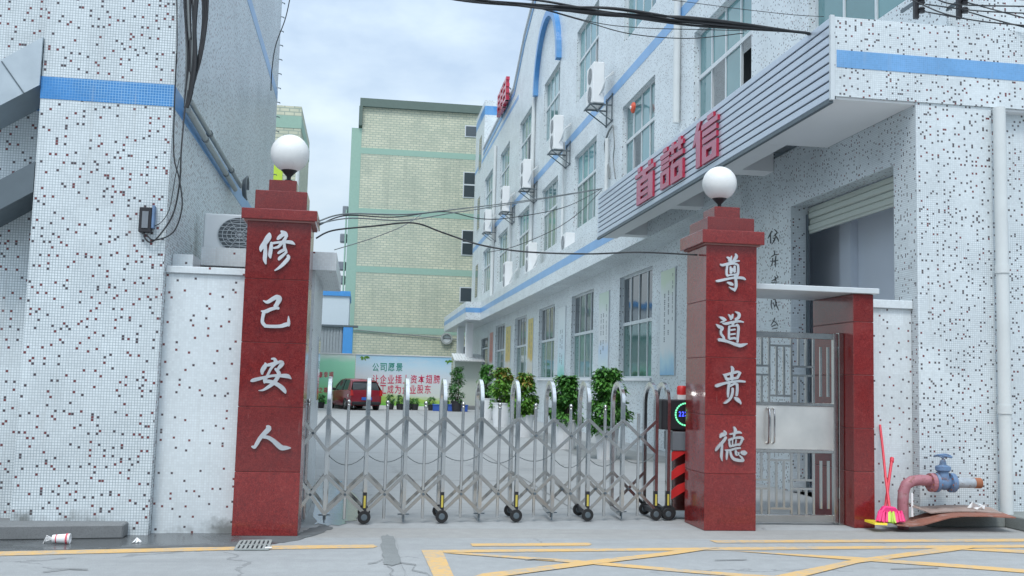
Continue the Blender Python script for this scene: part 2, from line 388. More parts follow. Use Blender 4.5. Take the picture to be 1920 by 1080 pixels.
def poster_mat(name, stops):
    t = NT(name); uv = t.uv(); s = t.new('SeparateXYZ'); t.l.new(uv, s.inputs[0])
    n = t.noise(uv, 2.2, 4)
    z = t.math('ADD', t.math('DIVIDE', t.math('SUBTRACT', s.outputs['Y'], 1.6), 2.6), t.math('MULTIPLY', t.math('SUBTRACT', n, 0.5), 0.25))
    return t.out(t.ramp(z, stops), 0.4)
M['poster_white'] = poster_mat('poster_white', [(0.03, (0.62, 0.50, 0.14)), (0.07, (0.22, 0.45, 0.66)), (0.20, (0.45, 0.64, 0.72)), (0.32, (0.66, 0.70, 0.71)), (0.80, (0.66, 0.70, 0.71)), (0.93, (0.56, 0.66, 0.52))])
M['poster_green'] = poster_mat('poster_green', [(0.05, (0.30, 0.58, 0.45)), (0.20, (0.60, 0.70, 0.72)), (0.38, (0.50, 0.62, 0.76)), (0.50, (0.67, 0.70, 0.71)), (0.80, (0.66, 0.70, 0.70)), (0.95, (0.55, 0.66, 0.56))])
M['poster_teal'] = poster_mat('poster_teal', [(0.05, (0.12, 0.52, 0.38)), (0.22, (0.42, 0.66, 0.68)), (0.45, (0.58, 0.68, 0.74)), (0.70, (0.62, 0.70, 0.72)), (0.95, (0.66, 0.71, 0.72))])
M['poster_yellow'] = poster_mat('poster_yellow', [(0.08, (0.60, 0.57, 0.45)), (0.33, (0.62, 0.60, 0.55)), (0.40, (0.58, 0.42, 0.10)), (0.95, (0.60, 0.48, 0.14))])
M['poster_red'] = poster_mat('poster_red', [(0.08, (0.62, 0.56, 0.53)), (0.38, (0.60, 0.55, 0.55)), (0.44, (0.50, 0.16, 0.12)), (0.95, (0.55, 0.24, 0.20))])

# ------------------------------------------------------------------ builders
class MB:
    def __init__(s): s.v = []; s.f = []
    def add(s, vs, fs):
        o = len(s.v); s.v += [Vector(a) for a in vs]; s.f += [[i+o for i in f] for f in fs]; return s
    def box(s, x0, x1, y0, y1, z0, z1):
        v = [(x, y, z) for z in (z0, z1) for y in (y0, y1) for x in (x0, x1)]
        return s.add(v, [(0, 2, 3, 1), (4, 5, 7, 6), (0, 1, 5, 4), (2, 6, 7, 3), (0, 4, 6, 2), (1, 3, 7, 5)])
    def quad(s, *p): return s.add(p, [tuple(range(len(p)))])
    def bar(s, a, b, w, h, up=(0, 0, 1)):
        a, b = Vector(a), Vector(b); d = (b-a).normalized(); u = Vector(up)
        if abs(d.dot(u)) > 0.98: u = Vector((0, 1, 0))
        r = d.cross(u).normalized(); u = r.cross(d).normalized()
        v = [p + r*(sx*w/2) + u*(sz*h/2) for p in (a, b) for sz in (-1, 1) for sx in (-1, 1)]
        return s.add(v, [(0, 1, 3, 2), (4, 6, 7, 5), (0, 4, 5, 1), (2, 3, 7, 6), (0, 2, 6, 4), (1, 5, 7, 3)])
    def tube(s, pts, r, n=8, cap=True):
        pts = [Vector(p) for p in pts]; rs = r if isinstance(r, (list, tuple)) else [r]*len(pts)
        ref = Vector((0, 0, 1)); rings = []
        for i, p in enumerate(pts):
            d = (pts[min(i+1, len(pts)-1)] - pts[max(i-1, 0)]).normalized()
            if i == 0:
                if abs(d.dot(ref)) > 0.95: ref = Vector((1, 0, 0))
                u = (ref - d*d.dot(ref)).normalized()
            else:
                u = (u - d*d.dot(u))
                u = u.normalized() if u.length > 1e-6 else d.orthogonal().normalized()
            w = d.cross(u)
            rings.append([p + (u*math.cos(2*math.pi*k/n) + w*math.sin(2*math.pi*k/n))*rs[i] for k in range(n)])
        o = len(s.v)
        for rg in rings: s.v += rg
        for i in range(len(pts)-1):
            for k in range(n):
                s.f.append([o+i*n+k, o+i*n+(k+1) % n, o+(i+1)*n+(k+1) % n, o+(i+1)*n+k])
        if cap:
            s.f.append([o+k for k in range(n)][::-1]); s.f.append([o+(len(pts)-1)*n+k for k in range(n)])
        return s
    def lathe(s, prof, c, n=20, axis='z'):
        c = Vector(c); o = len(s.v)
        for r, z in prof:
            for k in range(n):
                a = 2*math.pi*k/n; x, y = r*math.cos(a), r*math.sin(a)
                q = {'z': (x, y, z), 'y': (x, z, y), 'x': (z, x, y)}[axis]
                s.v.append(c + Vector(q))
        for i in range(len(prof)-1):
            for k in range(n):
                s.f.append([o+i*n+k, o+i*n+(k+1) % n, o+(i+1)*n+(k+1) % n, o+(i+1)*n+k])
        closed = prof[0] == prof[-1]
        if prof[0][0] > 1e-4 and not closed: s.f.append([o+k for k in range(n)][::-1])
        if prof[-1][0] > 1e-4 and not closed: s.f.append([o+(len(prof)-1)*n+k for k in range(n)])
        return s
    def prism(s, poly, d):
        d = Vector(d); n = len(poly); P = [Vector(p) for p in poly]
        return s.add(P + [p+d for p in P], [tuple(range(n))[::-1], tuple(range(n, 2*n))] + [(i, (i+1) % n, (i+1) % n+n, i+n) for i in range(n)])
    def mesh(s, name, mat, off=Vector(), bevel=0.0, smooth=None, solid=True):
        me = bpy.data.meshes.new(name)
        me.from_pydata([tuple(v-off) for v in s.v], [], s.f)
        bm = bmesh.new(); bm.from_mesh(me)
        if solid: bmesh.ops.recalc_face_normals(bm, faces=bm.faces)
        if bevel: bmesh.ops.bevel(bm, geom=bm.edges[:], offset=bevel, segments=1, affect='EDGES', clamp_overlap=True)
        uvl = bm.loops.layers.uv.new('UVMap')
        for f in bm.faces:
            n = f.normal; ax, ay, az = abs(n.x), abs(n.y), abs(n.z)
            for l in f.loops:
                p = l.vert.co + off
                l[uvl].uv = (p.y, p.z) if ax >= ay and ax >= az else ((p.x, p.z) if ay >= az else (p.x, p.y))
        bm.to_mesh(me); bm.free()
        if smooth:
            me.shade_smooth(); me.set_sharp_from_angle(angle=R(smooth))
        me.materials.append(M[mat]); return me
    def build(s, name, mat, parent=None, bevel=0.0, smooth=None, solid=True, origin=None):
        off = WLOC.get(parent.name, Vector()) if parent else (Vector(origin) if origin else Vector())
        o = bpy.data.objects.new(name, s.mesh(name, mat, off, bevel, smooth, solid))
        COL.objects.link(o)
        if parent:
            o.parent = parent; WLOC[o.name] = off
        else:
            o.location = off; WLOC[o.name] = off
        return o
WLOC = {}

def thing(name, label, cat, loc=(0, 0, 0), group=None):
    o = bpy.data.objects.new(name, None); COL.objects.link(o); o.location = loc; o.empty_display_size = 0.1
    WLOC[o.name] = Vector(loc); return tag(o, label, cat, group)
def tag(o, label, cat, group=None):
    o['label'] = label; o['category'] = cat
    if group: o['group'] = group
    return o
def struct(o): o['kind'] = 'structure'; return o
def dup(root, loc, label, rz=None, scale=None, group=None):
    r = root.copy(); COL.objects.link(r); r.location = loc
    if rz is not None: r.rotation_euler = (0, 0, rz)
    if scale: r.scale = scale
    r['label'] = label
    if group: r['group'] = group
    for ch in list(root.children):
        c = ch.copy(); COL.objects.link(c); c.parent = r
        for g in list(ch.children):
            d = g.copy(); COL.objects.link(d); d.parent = c
    return r
def instance(name, me, parent):
    o = bpy.data.objects.new(name, me); COL.objects.link(o); o.parent = parent; WLOC[o.name] = WLOC[parent.name]; return o

def wall_x(mb, X, y0, y1, z0, z1, holes, depth):
    """a wall in the plane X, with openings and their reveals running to X+depth"""
    ys = sorted({y0, y1, *[h[0] for h in holes], *[h[1] for h in holes]}); zs = sorted({z0, z1, *[h[2] for h in holes], *[h[3] for h in holes]})
    for a, b in zip(ys, ys[1:]):
        for c, d in zip(zs, zs[1:]):
            if any(h[0] <= a and b <= h[1] and h[2] <= c and d <= h[3] for h in holes): continue
            mb.quad((X, a, c), (X, a, d), (X, b, d), (X, b, c))
    for a, b, c, d in holes:
        D = X+depth
        mb.quad((X, a, c), (D, a, c), (D, a, d), (X, a, d)); mb.quad((X, b, c), (X, b, d), (D, b, d), (D, b, c))
        mb.quad((X, a, c), (X, b, c), (D, b, c), (D, a, c)); mb.quad((X, a, d), (D, a, d), (D, b, d), (X, b, d))

def ribbon(stroke, n=4):
    """brush stroke outline from a centre line with widths"""
    P = []
    for i in range(len(stroke)-1):
        p0 = stroke[max(i-1, 0)]; p1 = stroke[i]; p2 = stroke[i+1]; p3 = stroke[min(i+2, len(stroke)-1)]
        for k in range(n):
            t = k/n
            P.append(tuple(0.5*((2*b) + (c-a)*t + (2*a-5*b+4*c-d)*t*t + (-a+3*b-3*c+d)*t**3) for a, b, c, d in zip(p0, p1, p2, p3)))
    P.append(tuple(stroke[-1]))
    L, Rr = [], []
    for i, (x, y, w) in enumerate(P):
        a = P[max(i-1, 0)]; b = P[min(i+1, len(P)-1)]
        dx, dy = b[0]-a[0], b[1]-a[1]; l = math.hypot(dx, dy) or 1
        nx, ny = -dy/l*w/2, dx/l*w/2
        L.append((x+nx, y+ny)); Rr.append((x-nx, y-ny))
    return L, Rr, P

def brush_char(strokes, mapf, normal, thick, step=0.0005):
    """mapf: 2D point of the glyph -> point on the carrying face"""
    mb = MB(); N = Vector(normal)
    for i, st in enumerate(strokes):
        L, Rr, P = ribbon(st)
        def cap(p, q, w):
            dx, dy = p[0]-q[0], p[1]-q[1]; l = math.hypot(dx, dy) or 1
            return (p[0]+dx/l*w*0.35, p[1]+dy/l*w*0.35)
        Ls = [cap(P[0], P[1], P[0][2])] + L + [cap(P[-1], P[-2], P[-1][2])]
        outline_rows = [(Ls[0], Ls[0])] + list(zip(L, Rr)) + [(Ls[-1], Ls[-1])]
        t = thick + step*i
        fl = []; ba = []
        for a, b in outline_rows:
            fl.append((mapf(*a)+N*t, mapf(*b)+N*t)); ba.append((mapf(*a)+N*0.001, mapf(*b)+N*0.001))
        for k in range(len(outline_rows)-1):
            if k == 0:
                mb.quad(fl[0][0], fl[1][0], fl[1][1])
            elif k == len(outline_rows)-2:
                mb.quad(fl[k][0], fl[k+1][0], fl[k][1])
            else:
                mb.quad(fl[k][0], fl[k+1][0], fl[k+1][1], fl[k][1])
            mb.quad(fl[k][0], fl[k+1][0], ba[k+1][0], ba[k][0]); mb.quad(fl[k][1], fl[k+1][1], ba[k+1][1], ba[k][1])
    return mb

_TC = {}
def glyph(ch, off=0.011):
    """filled outline of a printed character, scaled to the unit square, as (verts, faces)"""
    if ch in _TC: return _TC[ch]
    cu = bpy.data.curves.new('glyph', 'FONT'); cu.body = ch; cu.resolution_u = 3; cu.fill_mode = 'FRONT'; cu.offset = off
    ob = bpy.data.objects.new('glyph', cu); COL.objects.link(ob)
    dg = bpy.context.evaluated_depsgraph_get(); me = ob.evaluated_get(dg).to_mesh()
    v = [(p.co.x, p.co.y) for p in me.vertices]; f = [tuple(p.vertices) for p in me.polygons]
    ed = {}
    for p in f:
        for a, b in zip(p, p[1:]+p[:1]): ed[(a, b)] = ed.get((a, b), 0)+1
    edge = [e for e in ed if (e[1], e[0]) not in ed]
    ob.evaluated_get(dg).to_mesh_clear(); bpy.data.objects.remove(ob); bpy.data.curves.remove(cu)
    x0, x1 = min(a for a, _ in v), max(a for a, _ in v); y0, y1 = min(b for _, b in v), max(b for _, b in v)
    v = [((a-x0)/max(x1-x0, 1e-6), (b-y0)/max(y1-y0, 1e-6)) for a, b in v]
    _TC[ch] = (v, f, edge); return _TC[ch]
def add_glyph(mb, ch, o, u, w, n, thick):
    """o: corner; u, w: edge vectors of the box of the character; n: normal; thick 0 = flat print"""
    v, f, edge = glyph(ch); o, u, w, n = Vector(o), Vector(u), Vector(w), Vector(n)
    V = [o + u*a + w*b + n*thick for a, b in v]; F = list(f)
    if thick > 0.005:
        k = len(V); V += [o + u*a + w*b for a, b in v]
        F += [(a, b, b+k, a+k) for a, b in edge]
    mb.add(V, F); return mb

# ================================================================== THE SETTING
g = MB().quad((-150, 10.55, 0), (150, 10.55, 0), (150, 400, 0), (-150, 400, 0)).build('yard_ground', 'ground', solid=False); struct(g)
g = MB().quad((-150, 9.62, 0.0), (150, 10.2, 0.0), (150, 10.55, 0), (-150, 10.55, 0)).build('apron', 'apron', solid=False); struct(g)
g = MB().quad((-150, -60, 0), (150, -60, 0), (150, 10.2, 0), (-150, 9.62, 0)).build('road', 'road', solid=False); struct(g)
# yellow road markings, worn paint
def ragged(pts, amp, n=6, seed=1):
    r = random.Random(seed); out = []
    for i, p in enumerate(pts):
        q = pts[(i+1) % len(pts)]
        for k in range(n):
            t = k/n; e = 0 if k == 0 else amp
            out.append((p[0]+(q[0]-p[0])*t+r.uniform(-e, e)*2.5, p[1]+(q[1]-p[1])*t+r.uniform(-e, e)))
    return out
def mark(name, pts, z=0.004):
    return struct(MB().quad(*[at_z(x, y, z) for x, y in pts]).build(name, 'yellow', solid=False))
mark('edge_line', [(-60, 1038), (0, 1034), (440, 1025), (440, 1031), (0, 1042), (-60, 1046)])
mark('edge_line', [(505, 1023), (700, 1021), (708, 1024), (700, 1027), (505, 1030)])
mark('edge_line', [(882, 1019), (1105, 1017.5), (1110, 1020), (1104, 1023), (886, 1024)])
mark('edge_line', [(1330, 1013), (1920, 1010), (2080, 1009), (2080, 1014), (1920, 1015.5), (1345, 1018)])
mark('box_edge', [(790, 1031), (829, 1031), (853, 1085), (815, 1085)])
mark('box_line', [(829.5, 1031), (1920, 1021), (2100, 1019), (2100, 1024.5), (1920, 1026.5), (832, 1036)])
mark('box_line', [(832, 1036.5), (868, 1036), (1110, 1052), (1290, 1068), (1500, 1083), (1440, 1085), (1270, 1072), (1100, 1057)], 0.0055)
mark('box_line', [(850, 1092), (905, 1075), (1100, 1051), (1240, 1036), (1300, 1026.8), (1350, 1026.6), (1260, 1040), (1110, 1058), (930, 1082), (900, 1094)], 0.0070)
mark('box_line', [(1365, 1032), (1600, 1044), (1800, 1058), (2040, 1076), (2040, 1083), (1800, 1064.5), (1600, 1050)], 0.0055)
mark('box_line', [(1410, 1088), (1600, 1049), (1720, 1033), (1760, 1026.6), (1830, 1026.4), (1780, 1034), (1610, 1055), (1470, 1090)], 0.0070)
mark('box_line', [(1790, 1030), (1860, 1028), (2080, 1040), (2080, 1046)], 0.0055)
wd = MB().quad(*[at_z(x, y, 0.004) for x, y in [(985, 806), (1040, 814), (1110, 830), (1200, 848), (1290, 862), (1290, 872), (1185, 862), (1090, 858), (1035, 834)]]).build('step_shadow_patch', 'patch', solid=False); struct(wd)  # darker flat sheet painting the shadow wedge of a low step
# cast slab joints across the yard
for x0, y0, x1, y1 in ((-6, 15.2, 6.4, 15.9), (-6, 21.0, 6.4, 21.6), (-6, 28.5, 6.4, 29.0), (-6, 38.0, 6.4, 38.3)):
    struct(MB().quad((x0, y0, 0.002), (x1, y1, 0.002), (x1, y1+0.03, 0.002), (x0, y0+0.03, 0.002)).build('slab_joint', 'crack', solid=False))
struct(MB().quad((2.6, 11.9, 0.0022), (2.63, 11.9, 0.0022), (2.83, 50, 0.0022), (2.8, 50, 0.0022)).build('slab_joint', 'crack', solid=False))
# patched trench in the road, with cracks running from it
tr = MB().quad(*[at_z(x, y, 0.005) for x, y in ragged([(714, 1006), (726, 1002), (738, 1006), (742, 1025), (752, 1056), (735, 1061), (720, 1058), (716, 1030)], 1.0, 5, 4)]).build('road_patch', 'patch', solid=False); struct(tr)
ck = MB()
for pts in ([(741, 1006), (748, 1030), (750, 1058)], [(725, 1060), (738, 1068), (730, 1076), (744, 1083)], [(750, 1054), (780, 1058), (772, 1068), (800, 1074), (812, 1084)], [(690, 1056), (705, 1054), (718, 1048)], [(752, 1058), (760, 1072), (757, 1084)], [(985, 1049), (1010, 1048), (1040, 1050)], [(1340, 1050), (1400, 1048.5)], [(1670, 1066), (1760, 1064)], [(80, 1072), (130, 1066), (165, 1067)]):
    for (a, b), (c, d) in zip(pts, pts[1:]):
        h = 0.45
        ck.quad(at_z(a, b-h, 0.009), at_z(c, d-h, 0.009), at_z(c, d+h, 0.009), at_z(a, b+h, 0.009))
struct(ck.build('road_crack', 'crack', solid=False))
# wet gutter along the left kerb
gt = MB().quad(*[at_z(x, y, 0.003) for x, y in ragged([(-60, 1006), (245, 1000), (440, 996), (560, 1000), (580, 990), (612, 984), (625, 990), (590, 1004), (550, 1014), (500, 1022), (420, 1025), (200, 1029), (0, 1033), (-60, 1036)], 1.2)]).build('wet_gutter', 'gutter', solid=False); struct(gt)
pd = MB().quad(*[at_z(x, y, 0.004) for x, y in ragged([(590, 905), (612, 890), (640, 905), (668, 930), (676, 968), (640, 984), (588, 984), (584, 940)], 3.0)]).build('puddle', 'puddle', solid=False); struct(pd)
kb = MB().prism([(-6.5, 9.2, 0), (-2.08, 9.80, 0), (-2.08, 10.05, 0), (-6.5, 10.6, 0)], (0, 0, 0.128)).build('kerb', 'kerb', bevel=0.012); struct(kb)
pl = MB().box(7.42, 14, 10.45, 11.6, 0, 0.15).box(6.46, 7.418, 10.86, 11.6, 0, 0.146).build('plinth', 'plinth', bevel=0.012); struct(pl)

# ================================================================== LEFT BUILDING
LB = thing('left_building', 'tall mosaic tiled building with a blue band at the left edge, cables on its corner', 'building', (-3, 12, 0))
b = MB(); LY, LXS, H1 = 10.0, -1.9, 11.6
b.box(-3.12, LXS, LY, 20.7, 0.0, H1)
b.build('wall', 'mosaic_left', LB)
b = MB().box(-9.0, -3.122, 10.5, 20.7, 0.08, H1).build('recessed_wall', 'mosaic_left', LB)
b = MB().box(-3.124, LXS+0.004, LY-0.004, 10.6, 4.09, 4.305).build('blue_stripe', 'tile_blue', LB)
b = MB().box(LXS, LXS+0.004, 10.604, 20.7, 4.09, 4.305).build('blue_stripe', 'tile_paleblue', LB)
b = MB().box(LXS, LXS+0.004, 10.0, 20.704, 7.12, 7.32).build('blue_stripe', 'tile_paleblue', LB)
b = MB().box(-9, -3.13, 10.494, 10.5, 4.09, 4.305).build('blue_stripe', 'tile_blue', LB)
# rungs up the far edge of the side wall
for i in range(14):
    z = 5.6+i*0.3
    MB().tube([(LXS, 20.72, z), (LXS+0.05, 20.75, z), (LXS+0.05, 20.80, z)], 0.010, 5).build('rung', 'bracket', LB)
# sloping sheet-metal awnings in the recess
aw = thing('metal_awning', 'bright galvanised sheet awning sloping up to the pilaster, the upper of two', 'awning', (-3.5, 10.2, 4.3), 'sheet metal awnings at the left edge')
p = [at_y(-60, 146, 9.96), at_y(93, 70, 9.96), at_y(86, 160, 9.96), at_y(-60, 229, 9.96)]; p[1].x = p[2].x = -3.126
MB().prism(p, (0, 0.535, 0)).build('sheet', 'galvanised', aw)
a0, a1 = at_y(3, 115, 9.955), at_y(45, 175, 9.955)
MB().bar(a0, a1, 0.012, 0.008, (0, 1, 0)).build('seam', 'bracket', aw)
aw2 = thing('metal_awning', 'dark grey metal awning sloping up to the pilaster, the lower of two', 'awning', (-3.5, 10.2, 3.2), 'sheet metal awnings at the left edge')
p = [at_y(-60, 368, 9.99), at_y(72, 303, 9.99), at_y(67, 360, 9.99), at_y(-60, 425, 9.99)]; p[1].x = p[2].x = -3.126
MB().prism(p, (0, 0.505, 0)).build('sheet', 'bracket', aw2)

# gatehouse between the building and the pillar
GH = thing('gatehouse', 'small white tiled gatehouse with flat roof slab behind the left pillar', 'gatehouse', (-1.2, 12, 0))
b = MB().box(-1.896, -0.52, 11.0, 13.3, 0, 2.65).build('wall', 'mosaic_white', GH)
b = MB().box(-1.70, -0.30, 10.9, 13.5, 2.652, 2.845).build('roof_slab', 'mosaic_white', GH)
b = MB().box(-0.52, -0.505, 12.3, 12.9, 1.2, 2.0).build('window', 'alu', GH)
MB().box(-0.506, -0.503, 12.34, 12.86, 1.24, 1.96).build('pane', 'glass_dark', b)
LW = thing('low_wall', 'low white tiled wall with sparse dark dots left of the red pillar', 'wall', (-1.5, 10.2, 0))
MB().box(-1.898, -1.0, 10.14, 10.36, 0, 2.48).build('wall_face', 'mosaic_low', LW)
MB().box(-1.90, -0.98, 10.11, 10.40, 2.482, 2.55).build('coping', 'mosaic_white', LW, bevel=0.006)
MB().box(-1.896, -1.70, 10.402, 10.98, 2.3, 2.70).build('side_upstand', 'mosaic_white', LW)

OB2 = thing('added_opposite_building', 'plain grey unseen building added across the street for steel and granite to reflect', 'building', (4, -24, 0))  # added out of view to darken steel reflections and frontal light
MB().box(-40, 60, -34, -22, 0, 8).build('wall', 'shed_grey', OB2)
for k in range(24):
    for z in (1.0, 4.6): MB().box(-38+k*4, -35.6+k*4, -22.0, -21.95, z, z+1.9).build('window', 'glass_dark', OB2)
# ================================================================== PILLARS
def granite_pillar(name, label, x0, x1, y0, dep, zs, tiers, gap=0.004):
    T = thing(name, label, 'pillar', ((x0+x1)/2, y0+dep/2, 0), 'red granite gate pillars')
    for a, c in zip(zs, zs[1:]):
        MB().box(x0, x1, y0, y0+dep, a+gap/2, c-gap/2).build('granite_slab', 'granite', T, bevel=0.004)
    MB().box(x0+0.008, x1-0.008, y0+0.008, y0+dep-0.008, 0.0, zs[-1]).build('core', 'mortar', T)
    z = zs[-1]
    for o, h in tiers:
        MB().box(x0-o, x1+o, y0-o, y0+dep+o, z+0.002, z+h-0.004).build('cap_tier', 'granite', T, bevel=0.006)
        z += h
    MB().box(x0-0.03, x1+0.03, y0-0.03, y0+dep+0.03, zs[-1]-0.012, zs[-1]+0.001).build('cap_joint', 'mortar', T)
    return T, z
PL, zl = granite_pillar('gate_pillar', 'red granite pillar left of the gate with four silver characters', -1.14, -0.53, 9.98, 0.58,
    [0.0, 0.60, 1.215, 1.83, 2.445, 3.02], [(0.055, 0.11), (-0.055, 0.20), (-0.17, 0.13)])
PR, zr = granite_pillar('gate_pillar', 'red granite pillar right of the gate beside the steel side gate', 3.67, 4.245, 10.48, 0.66,
    [0.0, 0.60, 1.224, 1.84, 2.455, 3.075], [(0.065, 0.15), (-0.02, 0.155), (-0.14, 0.14)])
def globe_lamp(label, c, z, r):
    T = thing('globe_lamp', label, 'lamp', (c[0], c[1], z), 'globe lamps on the pillars')
    gc = z+0.10+r
    prof = [(r*math.sin(math.pi*k/24), -r*math.cos(math.pi*k/24)) for k in range(25)]
    prof[0] = (0.0, -r); prof[-1] = (0.0, r)
    MB().lathe(prof, (c[0], c[1], gc), 40).build('globe', 'globe', T, smooth=60)
    MB().lathe([(0.055, 0.0), (0.05, 0.012), (0.020, 0.03), (0.022, 0.055), (0.055, 0.09), (0.088, 0.125), (0.092, 0.145), (0.07, 0.155)], (c[0], c[1], z), 24).build('lamp_base', 'black', T, smooth=40)
    return T
globe_lamp('white globe lamp on black stem atop the left red pillar', (-0.79, 10.27), zl, 0.192)
globe_lamp('white globe lamp on black stem atop the right red pillar', (3.93, 10.80), zr, 0.192)

CH = {
'xiu': (470, 420, [[(385,195,50),(365,270,120),(290,390,105),(220,490,85),(207,560,30)],[(300,430,60),(300,600,82),(290,720,78),(312,812,30)],[(420,375,40),(420,450,70),(403,580,78),(395,640,72),(405,692,35)],
  [(618,150,40),(690,200,100),(738,240,60)],[(660,215,80),(585,275,78),(545,315,45)],[(735,235,60),(690,320,62),(625,400,62),(560,470,55),(465,492,35)],[(445,395,45),(600,375,50),(720,368,62),(830,380,72),(898,420,25)],
  [(685,400,50),(690,480,62),(720,555,55)],[(690,520,62),(600,570,58),(555,600,38)],[(735,570,45),(660,640,60),(585,705,64),(575,738,30)],[(750,640,50),(770,690,72),(680,800,75),(580,890,55),(490,948,22)]]),
'ji': (470, 540, [[(258,258,16),(340,288,66),(450,225,82),(530,180,84)],[(520,160,50),(582,215,110),(540,320,84),(510,380,90),(572,418,50)],[(540,400,62),(420,430,70),(300,480,74),(215,468,20)],[(272,490,74),(245,620,64),(245,700,70),(300,768,68)],[(285,768,66),(400,778,64),(600,776,70),(720,742,84),(790,725,50)],[(772,768,44),(772,680,60),(768,572,12)]]),
'an': (460, 660, [[(530,140,30),(590,140,55),(620,200,84)],[(400,215,16),(410,270,84),(350,370,86),(345,450,40)],[(430,270,52),(560,245,76),(680,205,60)],[(690,190,50),(748,232,92),(665,345,55)],[(600,240,70),(520,340,52),(450,480,55),(400,560,74),(390,628,36)],[(118,590,36),(170,570,74),(350,525,62),(550,482,52),(720,480,66),(860,490,86),(932,545,16)],[(610,340,50),(682,430,80),(640,540,80),(560,640,74),(450,720,62),(360,770,40),(272,780,14)],[(395,590,70),(520,602,76),(640,650,82),(740,720,92),(800,790,74),(816,836,24)]]),
'ren': (460, 780, [[(440,205,54),(482,250,100),(380,360,92),(300,450,80),(230,570,76),(190,635,56)],[(132,615,28),(180,628,64),(212,640,36)],[(370,422,62),(460,432,72),(560,490,84),(660,580,102),(740,640,104),(840,642,74),(922,646,18)]]),
'zun': (1320, 465, [[(450,190,28),(500,220,62),(500,270,52)],[(545,168,28),(522,270,46)],[(622,122,28),(640,180,72),(590,250,52),(550,290,36)],[(315,335,28),(370,350,54),(500,312,48),(620,272,46),(706,265,22)],[(460,335,44),(445,450,48),(445,540,46),(472,578,36)],[(470,345,34),(580,320,42),(660,340,44)],[(672,345,46),(677,450,50),(665,540,52),(622,590,52)],[(520,385,40),(530,510,60)],[(602,372,44),(600,490,62)],[(525,450,70),(608,440,70)],[(465,560,36),(560,546,34),(648,532,34)],[(232,672,36),(300,666,54),(450,632,48),(600,606,46),(760,612,54),(822,645,32)],[(612,560,54),(630,680,58),(630,790,58),(602,885,18)],[(612,850,62),(550,830,44),(488,792,12)],[(452,700,28),(520,726,66),(568,750,46)]]),
'dao': (1320, 570, [[(482,215,22),(520,260,46),(535,320,36)],[(568,212,36),(550,290,54)],[(617,157,14),(690,200,62),(688,270,62),(622,320,52)],[(362,390,28),(430,400,54),(560,372,54),(690,352,46),(788,370,22)],[(580,392,52),(560,440,44)],[(497,450,44),(490,560,46),(490,700,46)],[(642,420,54),(682,470,54),(672,620,54),(662,776,44)],[(505,452,34),(640,442,34)],[(525,530,38),(618,516,34)],[(525,615,38),(618,606,34)],[(495,710,44),(600,692,48),(628,718,28)],[(302,265,28),(370,300,66),(428,330,38)],[(400,340,36),(322,375,24)],[(232,415,22),(290,460,68),(350,490,68),(330,540,54)],[(320,540,42),(330,610,50),(380,680,50),(380,740,62)],[(278,722,62),(380,740,62),(500,775,54),(620,820,66),(720,842,72),(800,822,50),(860,805,18)]]),
'gui': (1320, 675, [[(542,132,38),(566,180,68),(560,240,62)],[(372,290,18),(420,300,46),(540,272,52),(660,242,54),(732,265,36)],[(412,310,54),(440,380,54),(470,410,46)],[(708,272,52),(662,360,54)],[(545,255,66),(552,400,66)],[(455,388,52),(560,376,52),(668,362,52)],[(218,535,36),(250,520,68),(400,472,50),(560,442,46),(700,427,50),(818,440,36)],[(500,435,54),(480,560,54),(470,680,50),(470,756,24)],[(505,530,44),(600,482,44),(640,490,54)],[(652,482,54),(656,600,58),(642,720,54)],[(560,572,54),(560,660,54),(520,770,54),(440,850,50),(388,875,24)],[(602,762,44),(660,800,82),(718,860,46),(730,896,14)]]),
'de': (1320, 785, [[(392,242,28),(420,300,72),(345,330,80),(312,380,36)],[(430,372,54),(390,440,62),(320,520,62),(250,600,58),(222,648,32)],[(352,520,44),(345,640,54),(337,760,54),(355,856,14)],[(592,167,36),(620,230,68),(610,290,54)],[(502,310,22),(560,305,36),(680,272,54),(746,290,28)],[(602,300,52),(590,360,44)],[(485,438,52),(600,390,44),(740,382,54),(786,420,28)],[(492,440,36),(502,520,44),(520,570,36)],[(760,412,52),(722,500,44),(692,540,36)],[(562,432,26),(560,530,34)],[(632,422,26),(622,520,34)],[(505,560,44),(620,532,44),(708,512,44)],[(412,635,28),(500,636,40),(620,602,44),(722,590,32)],[(452,660,54),(442,760,46),(440,826,24)],[(512,662,44),(540,760,54),(600,820,62),(700,842,62),(778,850,46)],[(622,642,44),(642,720,62),(688,690,44)],[(778,850,54),(742,780,44),(692,732,18)],[(732,682,62),(800,690,100),(846,690,38)]]),
}
for key, T, Y in (('xiu', PL, 9.98), ('ji', PL, 9.98), ('an', PL, 9.98), ('ren', PL, 9.98), ('zun', PR, 10.48), ('dao', PR, 10.48), ('gui', PR, 10.48), ('de', PR, 10.48)):
    bx, by, st = CH[key]
    brush_char(st, lambda x, y: at_y(bx+x/10.8, by+y/10.8, Y), (0, -1, 0), 0.022).build('silver_character', 'letter', T)

